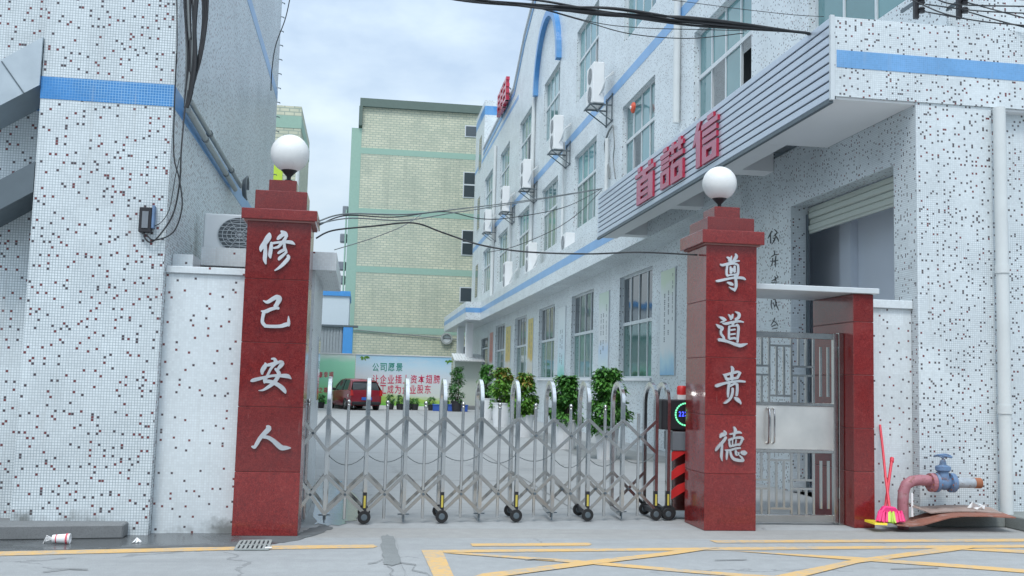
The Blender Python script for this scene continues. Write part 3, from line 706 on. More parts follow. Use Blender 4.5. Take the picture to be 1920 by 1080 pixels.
# side pillar, portico slab, right low wall
SP = thing('side_pillar', 'slim deep red granite pillar right of the steel side gate', 'pillar', (5.6, 11.2, 0), 'red granite gate pillars')
for a, c in ((0, 0.62), (0.62, 1.10), (1.10, 1.70), (1.70, 2.30), (2.30, 2.62)):
    MB().box(5.50, 5.745, 10.74, 11.78, a+0.003, c-0.003).build('granite_slab', 'granite', SP, bevel=0.004)
MB().box(5.508, 5.737, 10.748, 11.77, 0, 2.619).build('core', 'mortar', SP)
PS = MB().box(4.247, 5.80, 10.70, 11.80, 2.622, 2.685).build('portico_slab', 'alu', bevel=0.006, origin=(5, 11.2, 2.62))
tag(PS, 'thin flat metal slab roofing the steel side gate between two red pillars', 'slab')
RW = thing('low_wall', 'low white tiled wall between the slim red pillar and right building', 'wall', (6.1, 11.3, 0))
MB().box(5.747, 6.436, 11.14, 11.4, 0, 2.50).build('wall_face', 'mosaic_low', RW)
MB().box(5.747, 6.436, 11.10, 11.44, 2.502, 2.60).build('coping', 'mosaic_white', RW, bevel=0.006)

# ================================================================== RIGHT BUILDING
S = 7.2/6.85
def fy(y): return y*S
def fz(z): return (z-1.5)*S+1.5
XF = 7.2
RB = thing('right_building', 'long white tiled factory building with blue bands, canopy and three storeys of windows', 'building', (9, 30, 0))
bays = [(-0.9+11.6, 11.6+2.9)] + [(17.2, 20.45), (23.4, 26.5), (29.6, 32.8), (35.75, 39.0), (42.0, 45.3), (48.5, 51.9), (55.0, 58.6)]
bays = [(fy(a), fy(b)) for a, b in bays]
holes = []
Z1 = (fz(1.72), fz(4.42)); Z2 = (fz(6.62), fz(9.14)); Z3 = (fz(10.95), fz(13.45))
YE = fy(64.3); YB = 16.6; YT = fy(59.7); ROOF = fz(15.35)
for i, (a, c) in enumerate(bays):
    if 1 <= i <= 6: holes.append((a, c, *Z1))
    if i == 7: holes.append((a, c-0.6, 0.2, fz(4.0)))
    if i >= 1:
        holes.append((a, c, *Z2)); holes.append((a, c, *Z3))
b = MB()
wall_x(b, XF, YB, YE, 0, ROOF, holes, 0.22)
b.quad((XF, YE, 0), (XF+14, YE, 0), (XF+14, YE, ROOF), (XF, YE, ROOF)); b.quad((XF, YB, ROOF), (XF, YE, ROOF), (XF+14, YE, ROOF), (XF+14, YB, ROOF))
b.build('facade_wall', 'mosaic_facade', RB, solid=False)
# street end: upper storeys set over the shutter bay
XS, YS = 6.44, 11.0
b = MB(); hs = (11.52, 14.55, 0.0, 4.32)
wall_x(b, XS, YS, YB, 0, 5.2, [hs], 0.30)
b.quad((XS, YB, 0), (XF, YB, 0), (XF, YB, 5.2), (XS, YB, 5.2))
b.quad((XS, YS, 0), (7.42, YS, 0), (7.42, YS, 5.2), (XS, YS, 5.2))
b.quad((7.42, YS, 0), (7.42, YS+0.14, 0), (7.42, YS+0.14, 5.2), (7.42, YS, 5.2))
b.quad((7.42, YS+0.14, 0), (21, YS+0.14, 0), (21, YS+0.14, 5.2), (7.42, YS+0.14, 5.2))
b.build('street_wall', 'mosaic_right', RB, solid=False)
b = MB()
up = (bays[0][0]+0.3, bays[0][1]+0.3, *Z2); up3 = (up[0], up[1], *Z3)
wall_x(b, XF-0.001, 11.7, YB, 5.2, ROOF, [up, up3], 0.22)
b.quad((XF, 11.7, 5.2), (21, 11.7, 5.2), (21, 11.7, ROOF), (XF, 11.7, ROOF)); b.quad((XF, 11.7, ROOF), (XF, YB, ROOF), (21, YB, ROOF), (21, 11.7, ROOF))
b.build('upper_wall', 'mosaic_right', RB, solid=False)
# room behind the shutter opening
XI, Y0I = 7.25, 11.40
b = MB().quad((6.74, Y0I, 0), (6.74, Y0I, 4.8), (XI, Y0I, 4.8), (XI, Y0I, 0)).quad((6.74, 16.4, 0), (XI, 16.4, 0), (XI, 16.4, 4.8), (6.74, 16.4, 4.8))
b.quad((XI, Y0I, 0), (XI, Y0I, 4.8), (XI, 16.4, 4.8), (XI, 16.4, 0)).quad((6.74, Y0I, 4.8), (6.74, 16.4, 4.8), (XI, 16.4, 4.8), (XI, Y0I, 4.8))
b.quad((6.745, Y0I, 0.002), (XI, Y0I, 0.002), (XI, 16.4, 0.002), (6.745, 16.4, 0.002)).box(XI-0.12, XI-0.002, 14.0, 14.35, 0.01, 4.79)
b.build('inner_room', 'room', RB, solid=False)
sh = MB().box(6.70, 6.73, 11.56, 14.51, 3.90, 3.935).build('roller_shutter', 'cream_door', RB)
for k in range(4):
    MB().box(6.69+0.02*(k % 2), 6.735, 11.54, 14.53, 3.94+k*0.093, 3.94+k*0.093+0.088).build('shutter_slat', 'cream_door', sh, bevel=0.012)
MB().box(6.68, 6.70, 14.47, 14.545, 0.0, 4.2).build('guide_rail', 'bracket', sh)

def window(a, c, z0, z1, X, mid=0.40, top=4, bot=4, frame='alu', gm=('glass_teal', 'glass_teal'), opens=()):
    xf = X+0.11; t = 0.055; zm = z1-(z1-z0)*mid
    f = MB(); w = c-a
    f.box(xf, xf+0.06, a, a+t, z0, z1).box(xf, xf+0.06, c-t, c, z0, z1)
    f.box(xf+0.002, xf+0.058, a+t, c-t, z0, z0+t).box(xf+0.002, xf+0.058, a+t, c-t, z1-t, z1).box(xf-0.01, xf+0.058, a+t, c-t, zm-0.045, zm+0.045)
    for k in range(1, top):
        y = a+w*k/top; f.box(xf+0.004, xf+0.056, y-0.028, y+0.028, zm+0.045, z1-t)
    for k in range(1, bot):
        y = a+w*k/bot; f.box(xf+0.004, xf+0.056, y-0.028, y+0.028, z0+t, zm-0.045)
    W = f.build('window', frame, RB)
    for rows, n, zz0, zz1, g in ((0, top, zm+0.045, z1-t, gm[0]), (1, bot, z0+t, zm-0.045, gm[1])):
        for k in range(n):
            y0 = a+w*k/n+0.03; y1 = a+w*(k+1)/n-0.03
            if (rows, k) in opens:
                MB().box(xf+0.5, xf+0.51, y0-0.4, y1+0.4, zz0-0.3, zz1+0.2).build('dark_interior', 'void', W); continue
            px = xf+0.03+random.uniform(-0.006, 0.006)
            MB().add([(px, y0, zz0), (px, y1, zz0), (px+random.uniform(-.006, .006), y1, zz1), (px, y0, zz1)], [(0, 1, 2, 3)]).build('pane', g, W, solid=False)
    return W
for i, (a, c) in enumerate(bays):
    if 1 <= i <= 6:
        window(a, c, *Z1, XF, 0.47, 4, 4 if i < 4 else 3, gm=('glass_dark', 'glass_green'), frame='alu_grey' if i == 99 else 'alu', opens=())
        MB().box(XF-0.06, XF+0.11, a-0.05, c+0.05, Z1[0]-0.07, Z1[0]-0.002).build('window_sill', 'plaster', RB)
    if i >= 1:
        window(a, c, *Z2, XF, 0.40, 4, 4, opens={1: ((1, 0), (1, 2)), 2: ((1, 2),)}.get(i, ()), gm=('glass_teal', 'glass_teal' if i < 3 else 'glass_green'))
        window(a, c, *Z3, XF, 0.42, 4, 4, opens={3: ((1, 0),), 5: ((1, 1),)}.get(i, ()))
window(*up, XF, 0.40, 4, 4); window(*up3, XF, 0.40, 4, 4)
dr = MB().box(XF+0.12, XF+0.16, bays[7][0], bays[7][1]-0.6, 0.2, fz(4.0)).build('entrance_door', 'glass_dark', RB)
MB().box(XF+0.08, XF+0.13, bays[7][0], bays[7][1]-0.6, fz(3.4), fz(3.48)).build('transom', 'alu', dr)
for y in (fy(54.7), fy(59.6)):
    MB().box(5.9, 6.3, y, y+0.5, 0, 4.9).build('entrance_column', 'plaster', RB)
MB().box(5.3, XF, fy(53.2), fy(61), 0, 0.2).build('entrance_step', 'kerb', RB, bevel=0.01)
# blue bands
for z0, z1, y0 in ((fz(9.78), fz(10.06), 11.7), (fz(14.85), fz(15.05), fy(46))):
    MB().box(XF-0.006, XF, y0, YE, z0, z1).build('blue_stripe', 'tile_paleblue', RB)
# parapet and curved gable
b = MB(); yc = fy(38.2); pts = []
prof = [(0, 19.6), (1.5, 19.5), (2.7, 18.8), (3.7, 18.3), (4.8, 17.95), (6.5, 17.4), (8.2, 16.5), (9.6, 15.8)]
top = [(yc+d*1.0, fz(z)) for d, z in prof]; lo = [(yc-d*1.0, fz(z)) for d, z in prof]
line = [(11.7, ROOF+0.25)] + lo[::-1] + top[1:] + [(YT, ROOF+0.25)]
for (y0, z0), (y1, z1) in zip(line, line[1:]):
    b.prism([(XF, y0, ROOF), (XF, y1, ROOF), (XF, y1, z1), (XF, y0, z0)], (0.22, 0, 0))
b.build('parapet', 'mosaic_facade', RB)
b = MB()
for (y0, z0), (y1, z1) in zip(line[1:], line[2:]):
    b.prism([(XF-0.03, y0, z0-0.42), (XF-0.03, y1, z1-0.42), (XF-0.03, y1, z1-0.20), (XF-0.03, y0, z0-0.20)], (0.028, 0, 0))
b.build('gable_trim', 'tile_paleblue', RB)
b = MB()
for (y0, z0), (y1, z1) in zip(line[1:], line[2:]):
    b.prism([(XF-0.10, y0, z0-0.06), (XF-0.10, y1, z1-0.06), (XF-0.10, y1, z1+0.06), (XF-0.10, y0, z0+0.06)], (0.35, 0, 0))
b.build('gable_coping', 'plaster', RB)
# raised blue arch over one window
b = MB(); rr = []
for k in range(25):
    a = math.pi*k/24; rr.append((fy(38.17)-fy(2.35)*math.cos(a), fz(13.45)+(fz(15.85)-fz(13.45))*math.sin(a)))
for (y0, z0), (y1, z1) in zip(rr, rr[1:]):
    cy, cz = fy(38.17), fz(13.3)
    def offs(y, z, d):
        v = Vector((0, y-cy, max(z-cz, 0.0))); v.normalize(); return (XF, y+v.y*d, z+v.z*d)
    b.prism([offs(y0, z0, 0), offs(y1, z1, 0), offs(y1, z1, 0.30), offs(y0, z0, 0.30)], (-0.20, 0, 0))
b.build('arch_moulding', 'tile_blue', RB)
# stair tower at the far end
b = MB().box(XF, XF+9, YT, YE, ROOF+0.001, fz(18.6)).build('stair_tower', 'mosaic_facade', RB)
MB().box(XF-0.005, XF+9.01, YT-0.005, YE+0.005, fz(17.7), fz(18.25)).build('blue_stripe', 'tile_blue', RB)
for z in (10.8, 14.6, 6.6):
    w = MB().box(XF-0.02, XF+0.02, fy(60.6), fy(62.2), fz(z), fz(z+2.2)).build('window', 'alu', RB)
    MB().box(XF-0.03, XF-0.021, fy(60.75), fy(62.05), fz(z+0.1), fz(z+2.1)).build('pane', 'glass_dark', w)
# ledge over the ground floor
ZB, ZT = 4.95, 5.95
LE = MB().box(6.45, XF, YB, 55.5, ZB, ZT).box(5.62, XF, 55.502, 70, ZB, ZT).build('ledge', 'mosaic_facade', RB)
MB().box(6.446, 6.45, 22.9, 55.5, 5.36, 5.62).build('blue_stripe', 'tile_paleblue', LE)
MB().box(5.616, 5.62, 55.5, 70, 5.36, 5.62).build('blue_stripe', 'tile_paleblue', LE)
MB().box(5.616, 6.444, 55.498, 55.502, 5.36, 5.62).build('blue_stripe', 'tile_paleblue', LE)
# canopy
XC, YC, YD = 5.37, 11.0-0.02, 22.9
CA = MB().box(XC+0.06, XF-0.01, 13.3, YD, 5.66, ZT-0.01).box(XC+0.06, XC+0.45, 13.3, YD-0.02, ZB, 5.66).build('canopy', 'soffit', RB)
MB().box(XC+0.02, 21, YC, 13.3, ZB+0.03, ZT-0.005).build('front_slab', 'mosaic_right', CA)
MB().box(XC+0.03, 6.43, YC+0.03, 13.296, ZB+0.0, ZB+0.028).box(6.43, 21, YC+0.03, YC+0.30, ZB+0.0, ZB+0.028).build('soffit_panel', 'soffit', CA)
MB().box(XC+0.06, 21.002, YC-0.005, YC, 5.33, 5.54).build('blue_stripe', 'tile_paleblue', CA)
for y in (22.5, 18.6, 15.2):
    MB().box(XC+0.45, XF-0.02 if y > YB else XS-0.005, y, y+0.38, ZB+0.05, 5.658).build('cross_beam', 'soffit', CA)
MB().box(8.05, 8.30, YC+0.30, YS+0.41, 4.55, ZB-0.002).build('bracket_beam', 'plaster', CA)
# corrugated sign panel: slats with dark grooves
SGN = MB().box(XC+0.02, XC+0.058, YC+0.02, YD, ZB, ZT).build('sign_panel', 'siding_groove', RB)
ns = 9; hh = (ZT-ZB)/ns
for k in range(ns):
    MB().box(XC-0.012, XC+0.022, YC+0.03, YD, ZB+k*hh+0.010, ZB+(k+1)*hh-0.012).build('slat', 'siding', SGN, bevel=0.006)
MB().box(XC-0.02, XC+0.03, YC-0.012, YC+0.028, ZB-0.02, ZT+0.01).build('corner_trim', 'alu', SGN)
MB().box(XC-0.02, XC+0.03, YC+0.03, YD, ZB-0.05, ZB-0.002).build('bottom_trim', 'bracket', SGN)
# characters of the sign
M['signface_sheen'] = plain('signface_sheen', (0.50, 0.14, 0.235), 0.22, var=0.08, scale=3)  # red letter faces tinted pink: sky reflection put into the base colour
SIGN = {
'first': [(.14,.87,.30,1.0),(.70,.87,.86,1.0),(0,.74,1,.85),(.42,.66,.60,.74),(.10,0,.32,.66),(.72,0,.96,.66),(.32,.53,.72,.66),(.32,.355,.72,.46),(.32,.18,.72,.285),(.32,0,.72,.11)],
'second': [(.12,.90,.30,1.0),(0,.755,.42,.87),(.03,.62,.41,.725),(.03,.49,.41,.595),(.02,.02,.14,.45),(.30,.02,.42,.45),(.14,.34,.30,.45),(.14,.02,.30,.13),(.44,.80,1,.90),(.52,.71,.63,.98),(.80,.71,.92,1.0),(.44,.56,1,.67),(.50,0,.66,.46),(.84,0,1,.46),(.66,.34,.84,.46),(.66,0,.84,.12)],
'third': [(.16,0,.34,.80),(.60,.90,.84,1.0),(.38,.76,1,.87),(.42,.60,.96,.71),(.42,.44,.96,.55),(.42,0,.58,.38),(.80,0,.97,.38),(.58,.27,.80,.38),(.58,0,.80,.11)],
}
SLASH = {'first': [], 'second': [((.68,.70),(.60,.70),(.44,.36),(.52,.40))], 'third': [((.34,1.0),(.18,1.0),(0,.52),(.12,.56))]}
for key, xl, xr in (('first', 1196, 1231), ('second', 1243, 1286), ('third', 1303, 1351)):
    ya, yn = at_x(xl, 300, XC).y, at_x(xr, 300, XC).y; z0, hz = ZB+0.14, 0.75
    mb = MB(); pn = []
    for q, (a, c, d, e) in enumerate(SIGN[key]):
        mb.prism([(XC-0.014, ya+(yn-ya)*u, z0+hz*v) for u, v in ((a, c), (d, c), (d, e), (a, e))], (-0.040-0.0006*q, 0, 0))
    for q, P4 in enumerate(SLASH[key]):
        mb.prism([(XC-0.014, ya+(yn-ya)*u, z0+hz*v) for u, v in P4], (-0.036-0.0006*q, 0, 0))
    o = mb.build('sign_character', 'signred', SGN); o.data.materials.append(M['signface_sheen'])
    for p in o.data.polygons:
        if p.normal.x < -0.9: p.material_index = 1

# downpipes
def pipe_v(x, y, z0, z1, r, mat, parent, name='downpipe'):
    o = MB().tube([(x, y, z0), (x, y, z1)], r, 14).build(name, mat, parent, smooth=50)
    return o
P = pipe_v(7.46, YS-0.10, 0.15, 4.95, 0.072, 'pvc', RB)
for z in (2.95, 1.30):
    MB().tube([(7.46, YS-0.10, z), (7.46, YS-0.10, z+0.10)], 0.083, 14).build('pipe_collar', 'pvc', P, smooth=50)
pipe_v(XF-0.09, fy(21.4), fz(7.4), ROOF, 0.085, 'pvc', RB); pipe_v(XF-0.09, fy(41.0), 6.0, fz(14.4), 0.085, 'pvc', RB)
pipe_v(XF-0.09, fy(27.9), 6.0, fz(8.6), 0.06, 'pvc', RB); pipe_v(XF-0.09, fy(53.4), 6.0, fz(14.3), 0.085, 'pvc', RB); pipe_v(XF-0.09, fy(34.3), 6.0, fz(10), 0.05, 'pvc', RB); pipe_v(XF-0.09, fy(47.0), 6.0, fz(10.5), 0.06, 'pvc', RB)
# black brush characters painted down the shutter bay wall
wallch = [
 (440, 456, [[(447,433,2),(444,440,3),(440,447,1.5)],[(445,440,2),(445,456,2.5)],[(452,430,1.5),(457,436,2.5),(452,442,2)],[(453,441,2),(458,447,2.5),(460,453,1.5)],[(449,446,1.5),(453,449,2),(448,457,1.5)],[(455,444,1.5),(451,452,2)]]),
 (440, 500, [[(453,470,2),(452,478,2.5)],[(446,482,1.5),(452,478,2),(459,477,1.5)],[(449,484,2),(448,494,2),(445,500,1.2)],[(455,480,2.2),(454,490,2.5),(454,501,1.5)],[(446,490,1.5),(459,488,1.8)]]),
 (440, 530, [[(456,515,1.5),(459,520,2)],[(453,518,2),(455,526,2.5)],[(447,527,1.5),(454,523,2),(460,519,1.5)],[(446,530,1.5),(458,529,1.8)]]),
 (440, 582, [[(451,555,2.2),(453,560,1.5)],[(447,563,2),(446,572,2),(448,580,1.5)],[(450,562,1.5),(457,559,2)],[(453,560,2),(456,572,2.5),(460,581,1.5)],[(450,567,1.5),(452,573,1.8)],[(457,566,1.6),(452,576,1.8)]]),
 (440, 616, [[(453,596,2.2),(450,603,2.2),(446,609,1.5)],[(451,602,1.5),(456,606,2),(459,611,1.5)],[(447,612,2),(455,609,2)],[(448,617,1.6),(458,615,2)]]),
]
for _, _, st in wallch:
    brush_char([[(x+1000, y, w) for x, y, w in s] for s in st], lambda x, y: at_x(x, y, XS), (-1, 0, 0), 0.0015, 0.0004).build('brush_character', 'ink', RB)

# ================================================================== FAR BUILDINGS
FB = thing('far_building', 'pale green brick tiled apartment block with green bands at the back of the yard', 'building', (3, 76, 0))
k = 72/60.0
def p72(x, y): return at_y(x, y, 72.0)
fx0 = p72(664, 600).x; fz1 = p72(670, 187).z
MB().box(fx0, 14, 72, 84, 0, fz1-0.5).build('wall', 'far_brick', FB)
MB().box(fx0-0.2, 14.2, 71.75, 84, fz1-0.498, fz1+0.1).build('cornice', 'cornice_green', FB)
MB().box(fx0-0.72, fx0-0.002, 71.98, 73.2, 2.5, p72(668, 240).z).build('corner_strip', 'band_green', FB)
MB().box(fx0-0.25, fx0-0.003, 71.7, 74, fz1-1.9, fz1-0.5).build('eave_return', 'cornice_green', FB)
for y in (287, 400, 508, 620):
    z = p72(760, y).z
    MB().box(fx0-0.01, 14, 71.985, 72, z-0.22, z+0.22).build('green_band', 'band_green', FB)
for x0, x1, y0, y1 in ((872, 892, 235, 258), (869, 892, 322, 372), (866, 892, 431, 480), (862, 892, 538, 568), (858, 882, 648, 665)):
    a, c = p72(x0, y0), p72(x1, y1)
    w = MB().box(a.x, c.x+0.6, 71.95, 71.999, c.z, a.z).build('window', 'alu', FB)
    MB().box(a.x+0.07, c.x+0.55, 71.93, 71.949, c.z+0.07, a.z-0.07).build('pane', 'glass_dark', w)
    if y1-y0 > 35: MB().box(a.x+0.07, c.x+0.5, 71.91, 71.929, (a.z+c.z)/2-0.05, (a.z+c.z)/2+0.05).build('glazing_bar', 'alu', w)
for z, d in ((5.0, .5), (6.6, .45), (9.2, .6), (11.2, .5), (13.2, .4), (8.2, .5)):
    MB().box(fx0-0.73-d, fx0-0.73, 72.2, 73.0, z, z+0.6).build('side_unit', 'alu_grey', FB, bevel=0.05)
MB().tube([(fx0-0.85, 72.1, 2.5), (fx0-0.85, 72.1, 13.5)], 0.06, 8).build('drain', 'band_green', FB)
cc = p72(837, 635)
MB().lathe([(0.42, -0.1), (0.42, 0.1), (0.30, 0.1), (0.30, -0.1), (0.42, -0.1)], (cc.x, 71.85, cc.z), 20, 'y').build('exhaust_ring', 'pvc_grey', FB, smooth=40)
MB().lathe([(0.0, 0.0), (0.29, 0.0), (0.29, 0.02), (0.0, 0.02)], (cc.x, 71.9, cc.z), 20, 'y').build('exhaust_cover', 'alu', FB)
pw = p72(655, 615); MB().tube([(pw.x, 71.9, pw.z-0.1), (14, 71.9, pw.z-1.0)], 0.035, 6).build('wall_conduit', 'grey_cable', FB)

NB = thing('back_building', 'narrow sliver of pale green tiled block behind the left building and its globe lamp', 'building', (-4, 45, 0))
n0, n1 = at_y(500, 196, 45.0), at_y(566, 200, 45.0)
MB().box(n0.x-3, n1.x, 45, 52, 0, n1.z).build('wall', 'far_brick', NB)
MB().box(n0.x-3, n1.x+0.02, 44.98, 52.02, n1.z-1.0, n1.z-0.45).build('green_band', 'band_green', NB)
MB().box(n1.x-1.6, n1.x-0.7, 44.96, 45.0, at_y(530, 330, 45).z-0.2, at_y(530, 330, 45).z+0.5).build('window', 'lime', NB)
MB().tube([(n1.x-0.05, 44.95, 0), (n1.x-0.05, 44.95, n1.z-2)], 0.09, 8).build('drain', 'pvc', NB)

SHD = thing('shed', 'low white shed with blue roof edge and grey corrugated wall behind the signboards', 'shed', (-3, 62, 0))
a, c = at_y(560, 552, 62.0), at_y(653, 612, 62.0)
MB().box(a.x-3, c.x, 62, 68, 0, a.z).build('upper_wall', 'shed_white', SHD)
MB().box(a.x-3, c.x+0.05, 61.9, 68, a.z+0.002, a.z+0.3).build('roof_edge', 'shed_blue', SHD)
g0, g1 = at_y(600, 612, 61.5), at_y(641, 664, 61.5)
b = MB()
for i in range(16):
    xx = g0.x-1.5+i*(g1.x-g0.x+1.5)/16
    b.box(xx, xx+0.12, 61.45, 61.5, 0, g0.z)
b.box(g0.x-1.6, g1.x, 61.5, 61.98, 0, g0.z).build('corrugated_wall', 'shed_grey', SHD)
MB().box(g0.x-1.6, g1.x+0.9, 61.3, 61.98, g0.z+0.003, g0.z+0.12).build('gutter', 'bracket', SHD)
MB().box(g1.x+0.02, at_y(661, 640, 61.4).x, 61.3, 61.9, 0.5, g0.z).build('blue_panel', 'shed_blue', SHD, bevel=0.03)
SH2 = thing('lean_to', 'small lean-to with white ridged roof between the blue signboard and right building', 'shed', (6, 58, 0))
a, c = at_y(848, 668, 58), at_y(884, 682, 58)
b = MB()
for i in range(10):
    xx = a.x+i*(c.x-a.x+0.5)/10
    b.box(xx, xx+0.12, 56.6, 58.5, 0, 0.05)
for v in b.v: v.z += c.z+0.12+(v.y-56.6)*0.22
b.build('roof_rib', 'pvc', SH2)
b = MB().prism([(a.x, 56.6, c.z+0.1), (c.x+0.6, 56.6, c.z+0.1), (c.x+0.6, 58.5, c.z+0.52), (a.x, 58.5, c.z+0.52)], (0, 0, 0.03)).build('roof', 'pvc', SH2)
MB().box(a.x+0.1, c.x+0.5, 57.3, 58.4, 0, c.z+0.18).build('wall', 'cream_door', SH2)

# signboards at the back of the yard
YBD = 54.0
def board(name, label, xl, xr, mat):
    T = thing(name, label, 'signboard', (at_y((xl+xr)/2, 760, YBD).x, YBD, 0), 'printed signboards at the back of the yard')
    a, c = at_y(xl, 664, YBD), at_y(xr, 664, YBD); z1 = 2.80
    MB().box(a.x, c.x, YBD, YBD+0.12, 0.18, z1).build('panel', mat, T)
    MB().box(a.x-0.02, c.x+0.02, YBD-0.03, YBD+0.15, z1+0.001, z1+0.05).build('top_rail', 'plaster', T)
    MB().box(a.x, c.x, YBD-0.1, YBD+0.2, 0, 0.178).build('base', 'plaster', T)
    return T
B1 = board('signboard', 'green printed signboard with red characters behind the red car', 565, 666.5, 'board_green')
B2 = board('signboard', 'blue and white printed signboard with green and red slogan lines', 667.5, 847, 'board_sky')
def print_line(T, txt, x0, x1, yt, yb, mat):
    n = len(txt)
    for i, ch in enumerate(txt):
        if ch == ' ': continue
        a = at_y(x0+(x1-x0)*(i+0.06)/n, yb, YBD); c = at_y(x0+(x1-x0)*(i+0.94)/n, yt, YBD)
        mb = MB(); add_glyph(mb, ch, (a.x, YBD-0.006, a.z), (c.x-a.x, 0, 0), (0, 0, c.z-a.z), (0, -1, 0), 0.002)
        mb.build('character', mat, T, solid=False)
print_line(B2, '公司愿景', 697, 756, 681, 696, 'text_green')
print_line(B2, '让企业插上资本翅膀', 697, 826, 703, 719, 'text_red')
print_line(B2, '员工成为企业股东', 697, 809, 722, 738, 'text_red')
print_line(B1, '康幸福', 596, 626, 697, 708, 'text_red')
print_line(B1, '之尊 初心', 597, 642, 726, 737, 'text_red')
b = MB()
def leafspray(T, x, y):
    o = at_y(x, y, YBD); mb = MB()
    for i in range(9):
        a = random.uniform(-0.6, 3.6); l = random.uniform(0.15, 0.35)
        d = Vector((math.cos(a), 0, -abs(math.sin(a))*0.7)); q = o + d*l*0.5; q.y = YBD-0.006-i*0.0006; n = Vector((-d.z, 0, d.x))*0.06
        mb.quad(q-d*l*0.4, q+n, q+d*l*0.5, q-n)
    mb.build('printed_leaf', 'leaf_b', T, solid=False)
leafspray(B2, 682, 669); leafspray(B2, 840, 676)

# ================================================================== RETRACTABLE GATE
GA = R(7.7); GU = Vector((math.cos(GA), math.sin(GA), 0)); GV = Vector((0.0, 1.0, 0)); GO = Vector((-0.31, 10.77, 0))
RG = thing('retractable_gate', 'stainless steel concertina gate with arches, scissor bars and small wheels across the entrance', 'gate', (1.5, 11.1, 0))
def gp(s, d, z): return GO + GU*s + GV*d + Vector((0, 0, z))
SPC = 0.4125; DEP = 0.47
arch_s = [k*SPC for k in range(9)] + [8*SPC+0.41, 8*SPC+0.56]
for j, s in enumerate(arch_s):
    hz = 1.50+0.004*j; rr = DEP/2; pts = []
    pts = [gp(s, 0, 0.10), gp(s, 0, 0.7), gp(s, 0, hz-rr*0.95)]
    for k in range(1, 12):
        a = math.pi*k/12; pts.append(gp(s, rr-rr*math.cos(a), hz-rr*0.95+rr*0.95*math.sin(a)))
    pts += [gp(s, DEP, hz-rr*0.95), gp(s, DEP, 0.7), gp(s, DEP, 0.10)]
    mb = MB()
    W, D2 = 0.019, 0.024
    # flat rectangular tube following the arch
    rows = []
    for i, q in enumerate(pts):
        d = (pts[min(i+1, len(pts)-1)]-pts[max(i-1, 0)]).normalized(); nn = GU.cross(d)
        rows.append([q+GU*W+nn*D2, q-GU*W+nn*D2, q-GU*W-nn*D2, q+GU*W-nn*D2])
    o = len(mb.v)
    for r_ in rows: mb.v += r_
    for i in range(len(rows)-1):
        for e in range(4): mb.f.append([o+i*4+e, o+i*4+(e+1) % 4, o+(i+1)*4+(e+1) % 4, o+(i+1)*4+e])
    mb.f += [[o, o+1, o+2, o+3], [o+(len(rows)-1)*4+e for e in (3, 2, 1, 0)]]
    A = mb.build('arch', 'steel', RG, smooth=25)
    if j % 2 == 1 or j > 8:
        # wheel carriage
        for d in (0.0, DEP):
            c = gp(s, d-0.03, 0.075)
            wv = MB()
            ring = []
            for kk in range(20):
                a = 2*math.pi*kk/20; ring.append((math.cos(a), math.sin(a)))
            for rad, th, nm, mt in ((0.068, 0.017, 'wheel', 'tyre'), (0.034, 0.021, 'wheel_hub', 'bracket')):
                wv = MB().prism([c + GU*(x*rad) + Vector((0, 0, y*rad)) - GV*th for x, y in ring], GV*(2*th)).build(nm, mt, RG, bevel=0.004)
        MB().bar(gp(s, 0.0, 0.10), gp(s, DEP, 0.10), 0.05, 0.05).build('carriage', 'black', RG)
        MB().box(-0.023, 0.023, -0.028, 0.028, 0.12, 0.35)
        q = MB().bar(gp(s, 0, 0.10), gp(s, 0, 0.33), 0.042, 0.053, GV).build('leg_sleeve', 'black', RG)
        MB().bar(gp(s, -0.030, 0.17), gp(s, -0.030, 0.295), 0.022, 0.006, GV).build('reflector', 'sticker', q)
    else:
        MB().bar(gp(s, 0.02, 0.07), gp(s, DEP, 0.10), 0.03, 0.045).build('foot_bar', 'steel_plain', RG)
        MB().bar(gp(s-0.06, 0, 0.10), gp(s+0.06, 0, 0.10), 0.012, 0.012).bar(gp(s, 0, 0.02), gp(s, 0, 0.12), 0.014, 0.014).build('guide_bolt', 'bracket', RG)
post_s = [-0.5*SPC] + [(k+0.5)*SPC for k in range(8)] + [8*SPC+0.2]
for j, s in enumerate(post_s):
    hz = 1.235 if j < 9 else 1.20
    pb = MB().bar(gp(s, 0.03, 0.05), gp(s, 0.03, hz), 0.030, 0.026, GV).build('short_post', 'steel', RG, bevel=0.003)
    if j < 9: MB().lathe([(0.0, -0.024), (0.017, -0.017), (0.024, 0), (0.017, 0.017), (0.0, 0.024)], gp(s, 0.03, hz+0.03), 12).lathe([(0.018, -0.03), (0.020, -0.012), (0.012, 0)], gp(s, 0.03, hz+0.012), 12).build('ball_cap', 'steel_plain', pb, smooth=60)
def cross(s0, s1, za, zb, d):
    z0, z1 = za, zb
    MB().bar(gp(s0, d-0.032, z0), gp(s1, d-0.032, z1), 0.010, 0.035, GV.cross(GU)).build('scissor_bar', 'steel_plain', RG)
    MB().bar(gp(s0, d-0.020, z1), gp(s1, d-0.020, z0), 0.010, 0.035, GV.cross(GU)).build('scissor_bar', 'steel_plain', RG)
    c = gp((s0+s1)/2, d-0.045, (z0+z1)/2)
    MB().lathe([(0.014, -0.006), (0.014, 0.012), (0.008, 0.016)], c, 10, 'y').build('pivot', 'bracket', RG)
sj = [-SPC] + arch_s[:10]
for s0, s1 in zip(sj, sj[1:]):
    if s0 < -0.3:
        s0 = -SPC*0.72
    cross(s0, s1, 1.12, 0.755, 0.0)
    cross(s0, s1, 0.505, 0.115, 0.0)
    cross(s0, s1, 0.505, 0.115, DEP)
